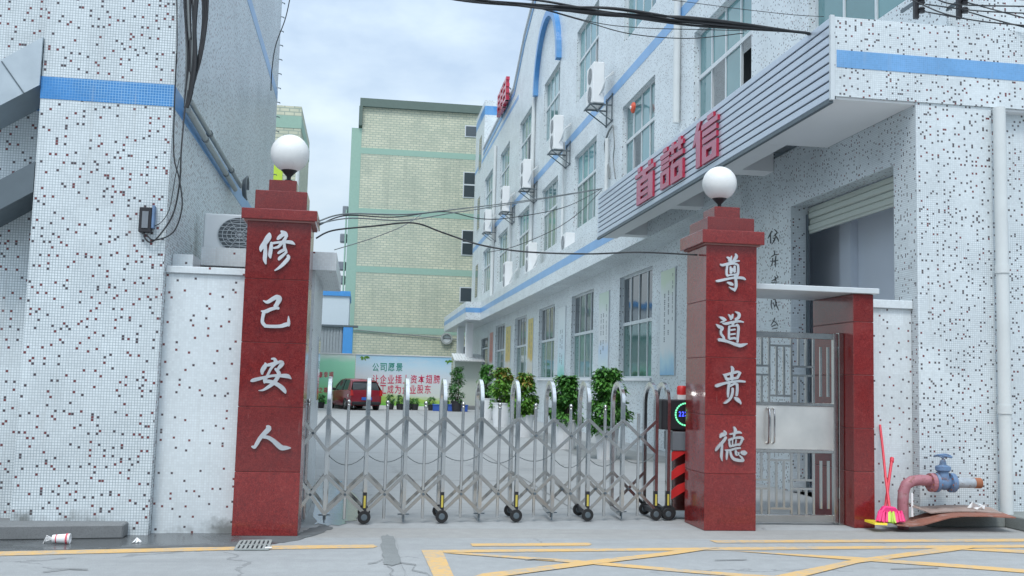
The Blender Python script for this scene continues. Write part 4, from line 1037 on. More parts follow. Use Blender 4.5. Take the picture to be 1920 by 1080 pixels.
for s0, s1 in zip(arch_s[:9], arch_s[1:10]):
    sag = random.uniform(0.07, 0.17); pts = []
    for k in range(9):
        t = k/8; pts.append(gp(s0+(s1-s0)*t, 0.1, 0.72-sag*4*t*(1-t)))
    MB().tube(pts, 0.005, 5).build('gate_cable', 'grey_cable', RG)
# motor head at the right end
HD = thing('gate_motor', 'black gate motor head with lit clock display and red beacon behind the right pillar', 'gate motor', (3.9, 11.45, 0))
hx, hy = 3.44, 11.30
MB().box(hx+0.0, hx+0.62, hy, hy+0.34, 1.02, 1.365).build('display_box', 'black', HD, bevel=0.012)
MB().box(hx+0.14, hx+0.58, hy+0.03, hy+0.31, 0.10, 1.018).build('body', 'steel_plain', HD, bevel=0.01)
MB().box(hx+0.13, hx+0.59, hy+0.01, hy+0.33, 0.78, 1.00).build('grille', 'alu_grey', HD, bevel=0.01)
for k in range(3):
    z = 0.23+k*0.215
    MB().prism([(hx+0.13, hy+0.026, z), (hx+0.30, hy+0.026, z+0.10), (hx+0.30, hy+0.026, z+0.20), (hx+0.20, hy+0.026, z+0.16), (hx+0.13, hy+0.026, z+0.10)], (0, -0.004, 0)).build('warning_chevron', 'red', HD)
dc = Vector((hx+0.29, hy-0.002, 1.20)); ring = MB()
for k in range(28):
    a0, a1 = 2*math.pi*k/28, 2*math.pi*(k+0.75)/28
    f = lambda a, r: dc + Vector((r*math.cos(a), 0, r*math.sin(a)))
    ring.prism([f(a0, 0.135), f(a1, 0.135), f(a1, 0.118), f(a0, 0.118)], (0, -0.004, 0))
ring.build('led_ring', 'led_green', HD)
for i, ch in enumerate('22:20'):
    mb = MB(); add_glyph(mb, ch, (dc.x-0.088+i*0.036, hy-0.003, 1.175), (0.026 if ch != ':' else 0.006, 0, 0), (0, 0, 0.055), (0, -1, 0), 0.003)
    mb.build('led_digit', 'led_blue', HD, solid=False)
MB().box(hx+0.21, hx+0.36, hy+0.08, hy+0.22, 1.367, 1.42).build('beacon_base', 'paper', HD)
MB().lathe([(0.055, 0), (0.06, 0.01), (0.058, 0.09), (0.045, 0.105), (0, 0.107)], (hx+0.285, hy+0.15, 1.421), 16).build('beacon', 'red', HD, smooth=40)
for d in (0.05, 0.45):
    MB().lathe([(0.045, -0.025), (0.085, -0.022), (0.085, 0.022), (0.045, 0.025)], (hx+d+0.04, hy+0.0, 0.087), 20, 'y').build('wheel', 'tyre', HD, smooth=40)
    MB().lathe([(0.05, -0.03), (0.05, 0.03)], (hx+d+0.04, hy+0.0, 0.087), 10, 'y').build('wheel_hub', 'rim', HD)

# ================================================================== STEEL SIDE GATE
SG = thing('side_gate', 'stainless steel pedestrian gate of lattice bars with solid middle plate', 'gate', (5.0, 11.05, 0))
gx0, gx1, gy = 4.26, 5.43, 11.0
b = MB()
b.box(gx1-0.055, gx1+0.0, gy-0.03, gy+0.03, 0.02, 2.17).box(gx0, gx0+0.05, gy-0.03, gy+0.03, 0.02, 2.17)
b.box(gx0+0.05, gx1-0.055, gy-0.028, gy+0.028, 2.10, 2.168).box(gx0+0.05, gx1-0.055, gy-0.028, gy+0.028, 0.03, 0.11).box(gx0+0.05, gx1-0.055, gy-0.028, gy+0.028, 1.33, 1.37).box(gx0+0.05, gx1-0.055, gy-0.028, gy+0.028, 0.80, 0.84)
b.build('frame', 'steel_plain', SG, bevel=0.004)
MB().box(gx1+0.004, gx1+0.066, gy-0.04, gy+0.04, 0.0, 2.18).build('hinge_post', 'steel_plain', SG, bevel=0.004)
for z in (0.3, 1.9): MB().tube([(gx1+0.002, gy-0.045, z), (gx1+0.002, gy-0.045, z+0.12)], 0.012, 8).build('hinge', 'steel_plain', SG)
MB().box(gx0+0.05, gx1-0.055, gy-0.018, gy+0.018, 0.842, 1.328).build('plate', 'steel_plate', SG)
hnd = MB(); hxx = 4.58
hnd.tube([(hxx, gy-0.02, 0.90), (hxx, gy-0.075, 0.92), (hxx, gy-0.085, 1.0), (hxx, gy-0.085, 1.2), (hxx, gy-0.075, 1.28), (hxx, gy-0.02, 1.30)], 0.016, 10)
hnd.tube([(hxx+0.06, gy-0.02, 0.90), (hxx+0.06, gy-0.075, 0.92), (hxx+0.06, gy-0.085, 1.0), (hxx+0.06, gy-0.085, 1.2), (hxx+0.06, gy-0.075, 1.28), (hxx+0.06, gy-0.02, 1.30)], 0.010, 10)
hnd.build('handle', 'steel', SG, smooth=50)
def lattice(z0, z1):
    xs = [gx0+0.08+i*0.089 for i in range(12)]
    h = z1-z0
    for i, x in enumerate(xs):
        full = i % 3 == 0
        segs = [(z0, z1)] if full else ([(z0, z0+h*0.42), (z0+h*0.56, z1)] if i % 6 in (1, 2) else [(z0+h*0.10, z0+h*0.88)])
        for a, c in segs:
            MB().box(x-0.012, x+0.012, gy-0.012, gy+0.012, a, c).build('lattice_bar', 'steel_plain', SG)
    for i in range(0, 9, 3):
        x0, x1 = xs[i]+0.012, xs[i+3]-0.012
        lv = (0.42, 0.56) if i % 6 == 0 else (0.10, 0.88)
        for q in lv:
            MB().box(x0, x1, gy-0.011, gy+0.011, z0+h*q-0.012, z0+h*q+0.012).build('lattice_bar', 'steel_plain', SG)
lattice(1.37, 2.10); lattice(0.11, 0.80)

# ================================================================== YARD: CAR, PLANTS, POSTERS
def car():
    T = thing('parked_car', 'dark red hatchback parked before the signboards, seen from its rear left', 'car', (0, 0, 0))
    # local: +y forward, x across, length 3.7
    L, Wd = 3.7, 0.84
    sec = [(-1.85, 0.35, 0.78, 0.70), (-1.80, 0.24, 0.98, 0.80), (-1.5, 0.20, 1.02, Wd), (-0.6, 0.20, 1.00, Wd), (0.4, 0.20, 0.97, Wd), (0.9, 0.20, 0.93, Wd), (1.5, 0.22, 0.82, 0.80), (1.78, 0.28, 0.68, 0.70), (1.85, 0.36, 0.58, 0.60)]
    mb = MB(); n = 12; o = 0
    for y, z0, z1, w in sec:
        for x, z in ((-w*0.9, z0), (-w, z0+0.10), (-w, (z0+z1)/2), (-w*0.97, z1-0.06), (-w*0.86, z1), (0, z1+0.015), (w*0.86, z1), (w*0.97, z1-0.06), (w, (z0+z1)/2), (w, z0+0.10), (w*0.9, z0), (0, z0)):
            mb.v.append(Vector((x, y, z)))
    for i in range(len(sec)-1):
        for kk in range(n): mb.f.append([i*n+kk, i*n+(kk+1) % n, (i+1)*n+(kk+1) % n, (i+1)*n+kk])
    mb.f += [list(range(n)), list(range((len(sec)-1)*n, len(sec)*n))[::-1]]
    B = mb.build('body', 'car_red', T, smooth=45)
    # cabin: rounded glass house, roof and posts
    def ring(y, z, w, zr, wr): return [(-w, y, z), (-wr, y, zr), (wr, y, zr), (w, y, z)]
    st = [(-1.76, 0.98, 0.70, 1.02, 0.68), (-1.60, 0.98, 0.74, 1.28, 0.64), (-1.44, 0.98, 0.76, 1.455, 0.575), (-1.0, 0.98, 0.77, 1.50, 0.575), (-0.2, 0.96, 0.77, 1.515, 0.58), (0.30, 0.95, 0.76, 1.47, 0.575), (0.72, 0.94, 0.74, 1.20, 0.66), (1.08, 0.92, 0.70, 0.95, 0.69)]
    gl = MB()
    for q in st: gl.v += [Vector(p) for p in ring(q[0], q[1], q[2], q[3], q[4])]
    for i in range(len(st)-1):
        for e in range(4): gl.f.append([i*4+e, i*4+(e+1) % 4, (i+1)*4+(e+1) % 4, (i+1)*4+e])
    gl.f += [[0, 1, 2, 3], [len(gl.v)-1, len(gl.v)-2, len(gl.v)-3, len(gl.v)-4]]
    gl.build('windows', 'car_glass', T, smooth=30)
    rf = MB()
    rs = [(-1.56, 1.40, 0.56), (-1.44, 1.475, 0.56), (-1.0, 1.525, 0.55), (-0.2, 1.54, 0.55), (0.26, 1.50, 0.55), (0.36, 1.46, 0.56)]
    for y, z, w in rs: rf.v += [Vector(p) for p in ((-w-0.05, y, z-0.045), (-w, y, z), (0, y, z+0.02), (w, y, z), (w+0.05, y, z-0.045))]
    for i in range(len(rs)-1):
        for e in range(4): rf.f.append([i*5+e, i*5+e+1, (i+1)*5+e+1, (i+1)*5+e])
    rf.build('roof', 'car_red', T, smooth=60, solid=False)
    for sx in (-1, 1):
        MB().prism([(sx*0.80, -1.83, 0.96), (sx*0.79, -1.30, 0.98), (sx*0.615, -1.22, 1.47), (sx*0.60, -1.50, 1.45)], (sx*0.012, 0, 0)).build('roof_post', 'car_red', T, bevel=0.006)
        MB().prism([(sx*0.795, -0.46, 0.96), (sx*0.795, -0.38, 0.96), (sx*0.61, -0.38, 1.49), (sx*0.61, -0.46, 1.49)], (sx*0.01, 0, 0)).build('roof_post', 'black', T)
        MB().prism([(sx*0.75, 1.14, 0.94), (sx*0.77, 1.00, 0.95), (sx*0.60, 0.28, 1.49), (sx*0.58, 0.36, 1.49)], (sx*0.012, 0, 0)).build('roof_post', 'car_red', T)
        MB().box(sx*0.86-0.09, sx*0.86+0.09, 0.62, 0.74, 0.93, 1.06).build('mirror', 'black', T, bevel=0.03)
        MB().prism([(sx*0.66, -1.83, 0.72), (sx*0.82, -1.79, 0.70), (sx*0.80, -1.76, 1.00), (sx*0.72, -1.79, 1.00)], (sx*0.02, -0.05, 0)).build('tail_lamp', 'tail', T)
        MB().prism([(sx*0.845, -1.58, 0.62), (sx*0.845, -1.5, 0.66), (sx*0.845, -1.5, 0.76), (sx*0.845, -1.58, 0.78)], (sx*0.01, 0, 0)).build('side_reflector', 'paper', T)
        for y in (-1.12, 1.22):
            w = MB().lathe([(0.16, -0.09), (0.27, -0.09), (0.30, -0.06), (0.30, 0.06), (0.27, 0.09), (0.16, 0.09)], (sx*0.77, y, 0.30), 22, 'x').build('wheel', 'tyre', T, smooth=40)
            rm = MB()
            rm.lathe([(0.0, sx*0.085), (0.05, sx*0.092), (0.07, sx*0.08), (0.17, sx*0.085), (0.19, sx*0.09)], (sx*0.77, y, 0.30), 18, 'x').build('rim', 'rim', w, smooth=30)
            MB().lathe([(0.33, -0.05), (0.36, -0.05), (0.36, 0.075), (0.33, 0.075), (0.33, -0.05)], (sx*0.77, y, 0.31), 22, 'x').build('wheel_arch', 'black', T)
    MB().box(-0.26, 0.26, -1.90, -1.87, 0.50, 0.64).build('number_plate', 'plate_blue', T)
    MB().box(-0.74, 0.74, -1.89, -1.70, 0.26, 0.42).build('bumper', 'black', T, bevel=0.03)
    MB().box(-0.66, -0.35, 0.08, 0.09, 0.9, 0.91)
    T.location = at_z(681, 769, 0.0); T.location.y += 1.55; T.location.x -= 0.50; T.rotation_euler = (0, 0, R(20)); return T
car()

def pot_plant(label, loc, h, wd, pot_h, pot_r, leaf, n, pot='pot_white', tip=False, lean=0.0, leaf_l=0.13, group='potted plants along the factory wall', name='potted_plant'):
    T = thing(name, label, 'potted plant', loc, group); L = Vector(loc)
    MB().lathe([(0.0, 0.0), (pot_r*0.78, 0.0), (pot_r, pot_h), (pot_r*1.06, pot_h), (pot_r*1.06, pot_h+0.03), (pot_r*0.9, pot_h+0.03), (pot_r*0.88, pot_h-0.04), (0, pot_h-0.04)], L, 18).build('pot', pot, T, smooth=35)
    st = MB(); rnd = random.Random(int(h*1000+loc[1]*77+loc[0]*13))
    stems = []
    for i in range(5):
        a = rnd.uniform(0, 6.28); r_ = wd*0.35*rnd.uniform(0.2, 1)
        tp = L + Vector((math.cos(a)*r_+lean*0.5, math.sin(a)*r_, h*rnd.uniform(0.6, 0.95)))
        bs = L + Vector((math.cos(a)*0.04, math.sin(a)*0.04, pot_h-0.05)); mid = (bs+tp)/2 + Vector((math.cos(a)*0.05, math.sin(a)*0.05, 0))
        st.tube([bs, mid, tp], [0.016, 0.012, 0.005], 6); stems.append((bs, mid, tp))
    st.build('stem', 'bark', T)
    fo, ft = MB(), MB()
    clumps = []
    for i in range(24):
        t = (i+rnd.random())/24; z = pot_h*0.90 + (h-pot_h*0.90)*t
        prof = max(0.62*(1-t), math.sin(math.pi*min(1, 0.22+0.76*t))**0.7)
        a = rnd.uniform(0, 6.28); r_ = wd*prof*rnd.uniform(0.35, 0.95)
        clumps.append((Vector((math.cos(a)*r_*0.8+lean*t, math.sin(a)*r_*0.8, z)), wd*rnd.uniform(0.28, 0.46)))
    for i in range(n):
        c, cr = rnd.choice(clumps)
        d = Vector((rnd.gauss(0, 1), rnd.gauss(0, 1), rnd.gauss(0, 1)*0.8)).normalized()*cr*rnd.random()**0.4
        p = L + c + d
        if p.z > L.z+h: p.z = L.z+h-rnd.random()*0.1
        if p.z < L.z+pot_h*0.72: p.z = L.z+pot_h*0.8+rnd.random()*0.3
        out = (d+Vector((c.x, c.y, 0))*0.8); out.z = 0
        out = (out.normalized() if out.length > 1e-4 else Vector((1, 0, 0)))
        dirn = (out + Vector((rnd.uniform(-.7, .7), rnd.uniform(-.7, .7), rnd.uniform(-1.0, 0.25)))).normalized()
        side = dirn.cross(Vector((rnd.uniform(-.5, .5), rnd.uniform(-.5, .5), 1))).normalized(); up_ = side.cross(dirn)
        ll = leaf_l*rnd.uniform(0.40, 1.15); w_ = ll*rnd.uniform(0.20, 0.30)
        m_ = ft if (tip and c.z > h*0.78 and rnd.random() < 0.45) else fo
        m_.add([p, p+dirn*ll*0.5+side*w_+up_*0.015, p+dirn*ll-up_*ll*0.12, p+dirn*ll*0.5-side*w_+up_*0.015, p+dirn*ll*0.5], [(0, 4, 1), (1, 4, 2), (0, 3, 4), (3, 2, 4)])
    F = fo.build('foliage', leaf, T, solid=False)
    if ft.v: ft.build('young_leaves', 'leaf_tip', T, solid=False)
    return T
def gnd(x, Y): p = at_y(x, 700, Y); return (p.x, Y, 0.0)
pot_plant('large bushy plant in white pot, nearest to the camera along the factory wall', gnd(1140, 20.5), 1.86, 0.44, 0.66, 0.25, 'leaf_a', 3400, tip=False, leaf_l=0.15)
pot_plant('bushy plant in white pot, second nearest along the factory wall', gnd(1063, 23.6), 1.72, 0.40, 0.66, 0.27, 'leaf_a', 3000, leaf_l=0.15)
pot_plant('drooping plant with reddish young tips in white pot along factory wall', gnd(985, 28.6), 1.80, 0.42, 0.60, 0.28, 'leaf_b', 2600, tip=True, leaf_l=0.16)
pot_plant('light green plant with yellow tips in white pot, near the third window', gnd(942, 35.0), 2.05, 0.46, 0.80, 0.34, 'leaf_b', 2200, tip=True, leaf_l=0.17)
pot_plant('upright dark plant in white pot, farthest along the factory wall', gnd(914, 41.0), 2.25, 0.40, 0.85, 0.30, 'leaf_a', 1800, leaf_l=0.17)
pot_plant('tall columnar plant in dark pot beside the blue signboard', gnd(858, 52.0), 2.3, 0.50, 0.50, 0.28, 'leaf_c', 1500, pot='pot_black', leaf_l=0.16)
smalls = [(604, 'leaf_c', 'black pot with low shrub at the far left below the green signboard'), (734, 'leaf_c', 'small shrub in black pot just right of the parked car'), (752, 'leaf_c', 'small shrub in black pot, second to the right of the car'), (768, 'leaf_c', 'small shrub in black pot under the middle of the blue signboard'), (780, 'leaf_a', 'small shrub in black pot under the last red slogan characters'), (811, 'leaf_a', 'small shrub in black pot beside a blue tray'), (838, 'leaf_b', 'bright green small shrub in black pot between two blue trays')]
for x, lf, lb in smalls:
    pot_plant(lb, gnd(x, 52.8), 0.62+0.08*((x*7) % 3), 0.22, 0.28, 0.20, lf, 260, pot='pot_black', leaf_l=0.12, group='small potted shrubs below the signboards', name='potted_shrub')
for x, lb in ((821, 'blue plastic tray on the ground left of the bright green shrub'), (849, 'blue plastic tray by the tall dark columnar plant'), (871, 'blue plastic tray at the foot of the entrance step')):
    q = gnd(x, 52.2); o = MB().box(q[0]-0.2, q[0]+0.2, 52.0, 52.4, 0, 0.32).box(q[0]-0.23, q[0]+0.23, 51.97, 52.43, 0.30, 0.345).build('plastic_tray', 'tray_blue', bevel=0.015, origin=(q[0], 52.2, 0))
    tag(o, lb, 'tray', 'blue trays below the signboards')

def poster(label, y0, y1, z0, z1, mat, cols, ink='ink_soft'):
    T = thing('wall_poster', label, 'poster', (XF, (y0+y1)/2, z0), 'posters between the ground floor windows')
    MB().box(XF-0.03, XF-0.002, y0, y1, z0, z1).build('sheet', mat, T)
    MB().box(XF-0.026, XF-0.004, y0-0.03, y0-0.001, z0-0.02, z1+0.02).box(XF-0.026, XF-0.004, y1+0.001, y1+0.03, z0-0.02, z1+0.02).build('edge_strip', 'alu', T)
    mb = MB(); w = y1-y0; rnd = random.Random(int(y0*10))
    for u, a, c, s in cols:
        yc = y1-w*u; zz = z1-(z1-z0)*a
        while zz > z1-(z1-z0)*c:
            h_ = s*rnd.uniform(0.8, 1.05); ww = s*rnd.uniform(0.75, 0.95)
            # each mark a few short strokes like distant print
            for q in range(3):
                zq = zz-h_*(q+0.5)/3; k = rnd.uniform(0.7, 1.0)
                mb.quad((XF-0.0315, yc-ww*k/2, zq-h_*0.09), (XF-0.0315, yc+ww*k/2, zq-h_*0.09), (XF-0.0315, yc+ww*k/2, zq+h_*0.09), (XF-0.0315, yc-ww*k/2, zq+h_*0.09))
            mb.quad((XF-0.032, yc-h_*0.07, zz-h_), (XF-0.032, yc+h_*0.07, zz-h_), (XF-0.032, yc+h_*0.07, zz), (XF-0.032, yc-h_*0.07, zz))
            zz -= s*(1.15 if rnd.random() > 0.3 else 1.9)
    mb.build('print', ink, T, solid=False)['kind'] = 'stuff'
    return T
zp = (fz(1.78), fz(4.17))
poster('tall white poster of dark text columns with blue and yellow foot, nearest the right pillar', fy(21.55), fy(22.6), *zp, 'poster_white', [(0.30, 0.22, 0.66, 0.13), (0.58, 0.20, 0.66, 0.13), (0.86, 0.05, 0.52, 0.09)])
poster('white poster with pale green and blue tints between the first and second windows', fy(27.6), fy(28.75), *zp, 'poster_green', [(0.25, 0.25, 0.72, 0.15), (0.50, 0.25, 0.72, 0.15), (0.80, 0.15, 0.60, 0.10)])
poster('pale blue poster with teal foot between the second and third windows', fy(33.7), fy(34.9), *zp, 'poster_teal', [(0.35, 0.32, 0.80, 0.17), (0.62, 0.32, 0.80, 0.17)])
poster('yellow notice over white lower half, the nearer of two yellow ones', fy(40.2), fy(41.4), *zp, 'poster_yellow', [(0.35, 0.08, 0.55, 0.16), (0.70, 0.08, 0.55, 0.16)])
poster('yellow notice over white lower half, the farther of two yellow ones', fy(46.4), fy(47.9), *zp, 'poster_yellow', [(0.35, 0.08, 0.55, 0.16), (0.70, 0.08, 0.55, 0.16)])
poster('reddish notice beside the far entrance door', fy(52.7), fy(54.0), *zp, 'poster_red', [(0.5, 0.1, 0.5, 0.18)])

# roof sign at the far end: red characters seen edge on, on a frame
RS = thing('roof_sign', 'red roof sign seen edge on above the far end of the right building', 'sign', (XF, 44, ROOF))
for i, (x, yt, yb) in enumerate(((937, 176, 214), (942, 164, 206), (947, 153, 194))):
    q0 = at_x(x, yb, XF-0.25); q1 = at_x(x, yt, XF-0.25); y = q0.y; z0 = q0.z; h = q1.z-q0.z; w = 0.75
    MB().bar((XF-0.1, y+0.2, ROOF-0.1), (XF-0.1, y+0.2, z0+h*0.95), 0.06, 0.06).bar((XF+1.1, y+0.2, ROOF), (XF-0.1, y+0.2, z0+h*0.8), 0.05, 0.05).build('sign_frame', 'bracket', RS)
    c = MB()
    for q in (0, 0.3, 0.58, 0.86): c.box(XF-0.32, XF-0.14, y-w, y+w, z0+h*q, z0+h*(q+0.13))
    c.box(XF-0.325, XF-0.15, y-w*0.9, y-w*0.6, z0, z0+h).box(XF-0.33, XF-0.15, y+w*0.4, y+w*0.7, z0+h*0.1, z0+h*0.95)
    c.build('sign_character', 'signred', RS)
# red round lamp in a window
RL = thing('alarm_bell', 'round red bell hanging in a second floor window above the sign', 'bell', (XF, 25, 9))
q = at_x(1187, 202, XF-0.12)
MB().lathe([(0.0, -0.06), (0.09, -0.055), (0.145, -0.02), (0.15, 0.0), (0.15, 0.03), (0.0, 0.035)], q, 22, 'x').build('bell_dish', 'orange', RL, smooth=40)
MB().lathe([(0.0, -0.09), (0.045, -0.085), (0.045, -0.05)], q, 14, 'x').build('bell_hub', 'paper', RL)
MB().bar(q, (XF+0.1, q.y, q.z+0.1), 0.03, 0.03).build('bell_arm', 'bracket', RL)

# ================================================================== AIR CONDITIONERS
def ac_unit(label, big=True, bracket=True):
    T = thing('air_conditioner', label, 'air conditioner', (0, 0, 0), 'outdoor air conditioner units')
    w, d, h = (0.92, 0.34, 1.25) if big else (0.86, 0.32, 0.58)
    MB().box(-w/2, w/2, 0, d, 0, h).build('casing', 'ac_white', T, bevel=0.015)
    fans = (0.34, 0.92) if big else (0.29,)
    for z in fans:
        r_ = 0.25 if big else 0.245
        fx = 0.0 if big else -0.02
        G_ = MB().lathe([(0.0, -0.004), (r_, -0.004), (r_, -0.001), (0, -0.001)], (fx, 0, z), 28, 'y').build('fan_opening', 'ac_dark', T)
        gm = MB()
        for q in range(1, 6):
            rr_ = r_*q/5; pts = [(fx+rr_*math.cos(2*math.pi*k/28), -0.012, z+rr_*math.sin(2*math.pi*k/28)) for k in range(29)]
            gm.tube(pts, 0.004, 4, cap=False)
        for k in range(12):
            a = math.pi*2*k/12; gm.bar((fx, -0.012, z), (fx+r_*math.cos(a), -0.012, z+r_*math.sin(a)), 0.006, 0.006)
        for k in range(9):
            dz = r_*(k-4)/4.6; hw = math.sqrt(max(0, r_*r_-dz*dz)); gm.bar((fx-hw, -0.014, z+dz), (fx+hw, -0.014, z+dz), 0.008, 0.008)
        gm.build('fan_guard', 'ac_grill', G_)
        bl = MB()
        for k in range(3):
            a = 2*math.pi*k/3; u = Vector((math.cos(a), 0, math.sin(a))); v = Vector((-math.sin(a), 0, math.cos(a))); c = Vector((fx, -0.006, z))
            bl.quad(c+u*0.03, c+u*r_*0.9-v*0.07, c+u*r_*0.92+v*0.10, c+u*0.05+v*0.05)
        bl.build('fan_blade', 'ac_dark', G_, solid=False)
    if bracket:
        bk = MB()
        for x in (-w*0.38, w*0.38):
            bk.bar((x, -0.08, -0.03), (x, d+0.28, -0.03), 0.04, 0.04).bar((x, d+0.28, -0.55), (x, d+0.28, 0.35), 0.04, 0.04).bar((x, -0.04, -0.05), (x, d+0.26, -0.5), 0.03, 0.03)
        bk.bar((-w*0.5, -0.06, -0.03), (w*0.5, -0.06, -0.03), 0.04, 0.04).bar((-w*0.5, d, -0.03), (w*0.5, d, -0.03), 0.04, 0.04).bar((-w*0.5, d+0.28, 0.3), (w*0.5, d+0.28, 0.3), 0.03, 0.03).bar((-w*0.5, d+0.28, -0.5), (w*0.5, d+0.28, -0.5), 0.03, 0.03)
        bk.build('wall_bracket', 'bracket', T)
        hs_ = MB()
        for q in range(2):
            o = 0.06*q
            hs_.tube([(w/2, 0.2+o, 0.25+o), (w/2+0.12, 0.24+o, 0.35+o), (w/2+0.16, 0.34, 0.7), (w/2+0.1, d+0.26, 0.95-o)], 0.018, 6)
        hs_.build('refrigerant_hose', 'pvc', T, smooth=50)
    return T
A0 = ac_unit('white two-fan air conditioner on bracket, nearest and highest on the facade')
zac = fz(9.55)
A0.location = (XF-0.63, fy(25.2)+0.25, zac); A0.rotation_euler = (0, 0, R(-90))
A0.location.y = fy(22.0)*0+fy(27.4)
# the units stand on the wall between the window columns
locs = [(fy(28.0), zac, 'white two-fan air conditioner on bracket, nearest one on the upper facade'), (fy(33.9), zac, 'white two-fan air conditioner on bracket, second from the near end of the upper facade'), (fy(40.5), zac-0.1, 'white air conditioner on bracket, third along the upper facade, under the blue arch'), (fy(46.6), zac-0.05, 'white air conditioner on bracket, fourth along the upper facade'), (fy(53.2), zac-0.05, 'white air conditioner on bracket, fifth and farthest along the upper facade')]
A0.location = (XF-0.63, locs[0][0], locs[0][1]); A0['label'] = locs[0][2]
for y, z, lb in locs[1:]: dup(A0, (XF-0.63, y, z), lb, R(-90))
B0 = ac_unit('white single-fan air conditioner on the gatehouse roof by the left pillar', False, False)
B0.location = (-1.38, 11.6, 2.85); B0.scale = (0.98, 1, 0.80)
for y, lb in ((23.6, 'small air conditioner on the ledge right beside the sign panel'), (25.4, 'small air conditioner on the ledge, second beyond the sign panel'), (33.0, 'small air conditioner on the ledge between the second and third windows')):
    dup(B0, (6.55, y, 5.955), lb, R(-90), (1, 1, 1))
for y, lb in ((40.5, 'tall air conditioner standing on the ledge by the fourth window'), (47.2, 'tall air conditioner standing on the ledge near its far end')):
    r = dup(A0, (6.55, y, 5.96), lb, R(-90))
    for c in list(r.children):
        if c.name.startswith('wall_bracket'): bpy.data.objects.remove(c)

# ================================================================== CABLES, METER BOX, CONDUIT
def cable(name, label, pts, r, mat='black_cable', n=6, sub=10, group=None):
    P = [Vector(p) for p in pts]; out = []
    for i in range(len(P)-1):
        p0, p1, p2, p3 = P[max(i-1, 0)], P[i], P[i+1], P[min(i+2, len(P)-1)]
        for k in range(sub):
            t = k/sub; out.append(0.5*((2*p1)+(p2-p0)*t+(2*p0-5*p1+4*p2-p3)*t*t+(-p0+3*p1-3*p2+p3)*t**3))
    out.append(P[-1])
    mb = MB().tube(out, r, n)
    if label is None: return mb
    return tag(mb.build(name, mat, origin=P[0], smooth=60), label, 'cable', group)
OB = thing('overhead_cable', 'thick black bundle of cables slung across the top from canopy to left', 'cable', (5.2, 11.5, 5.9))
rnd = random.Random(3)
for i in range(7):
    o = lambda: Vector((rnd.uniform(-.04, .04), rnd.uniform(-.05, .05), rnd.uniform(-.05, .05)))
    pts = [Vector((5.36, 11.6, 5.94)), at_y(1497, 60, 11.45), at_y(1300, 40, 11.3)+o(), at_y(1150, 20, 11.2)+o(), at_y(1000, 6, 11.1)+o(), at_y(840, -8, 11.0)+o(), at_y(600, -60, 10.7)+o(), Vector((-1.88, 10.4, 7.0))+o()]
    cable('', None, pts, rnd.choice((0.010, 0.014, 0.018))).build('strand', 'black_cable', OB, smooth=60)
cable('thin_wire', 'thin dark wire hanging just below the overhead bundle', [at_y(985, 8, 11.2), at_y(1090, 38, 11.2), at_y(1180, 63, 11.25), at_y(1290, 72, 11.35), at_y(1395, 62, 11.45)], 0.006, group='wires over the gateway')
cable('thin_wire', 'thin dark wire ending at the second floor window near the bundle', [at_y(1000, 10, 11.3), at_y(1110, 41, 11.3), at_y(1200, 52, 11.3), at_y(1340, 56, 11.4), at_y(1400, 58, 11.45)], 0.005, group='wires over the gateway')
cable('thin_wire', 'hair-thin wire across the top right windows', [at_y(1260, 0, 11.2), at_y(1390, 17, 11.2), at_y(1490, 28, 11.2), at_y(1545, 31, 11.0)], 0.004, group='wires over the gateway')
pz = (-0.46, 10.4, 3.08)
W = []
cable('sagging_cable', 'thick dark cable kinked over the yard between the two pillars', [(-0.50, 10.45, 2.93), at_y(625, 432, 10.6), at_y(700, 424, 10.7), at_y(775, 418, 10.8), at_y(830, 436, 10.85), at_y(900, 459, 10.9), at_y(985, 472, 10.9), at_y(1100, 476, 10.85), at_y(1200, 473, 10.8), (3.66, 10.75, 2.98)], 0.009, group='wires over the gateway')
cable('sagging_cable', 'pale twin cable rising from the left pillar cap to the sign panel', [(-0.48, 10.4, 3.10), at_y(650, 401, 11.5), at_y(760, 402, 13), at_y(840, 394, 15), at_y(950, 381, 18), at_y(1050, 366, 20.5), at_x(1130, 353, XC)], 0.009, 'grey_cable', group='wires over the gateway')
cable('sagging_cable', 'grey cable twisted along the pale twin cable, sagging before the windows', [(-0.48, 10.42, 3.06), at_y(650, 404, 11.5), at_y(740, 407, 13), at_y(835, 397, 15), at_y(900, 410, 17), at_y(960, 408, 18.5), at_y(1060, 388, 20.5), at_x(1128, 354, XC)], 0.008, 'black_cable', group='wires over the gateway')
cable('sagging_cable', 'thin cable running straight beneath the pale twin cable', [(-0.48, 10.44, 3.08), at_y(660, 409, 11.5), at_y(760, 413, 13), at_y(850, 399, 15), at_y(980, 379, 18), at_x(1126, 355, XC)], 0.008, 'grey_cable', group='wires over the gateway')
cable('thin_wire', 'thin wire climbing from the gatehouse roof to the kinked cable', [(-0.33, 10.95, 2.88), at_y(700, 446, 10.9), at_y(755, 424, 10.85), at_y(790, 402, 11.6)], 0.005, 'grey_cable', group='wires over the gateway')
cable('thin_wire', 'thin wire drooping from the sign panel toward the ledge', [at_x(1128, 356, XC), at_y(1090, 395, 21.5), at_y(1040, 430, 22.5), at_y(965, 462, 24), at_y(915, 473, 26)], 0.008, group='wires over the gateway')
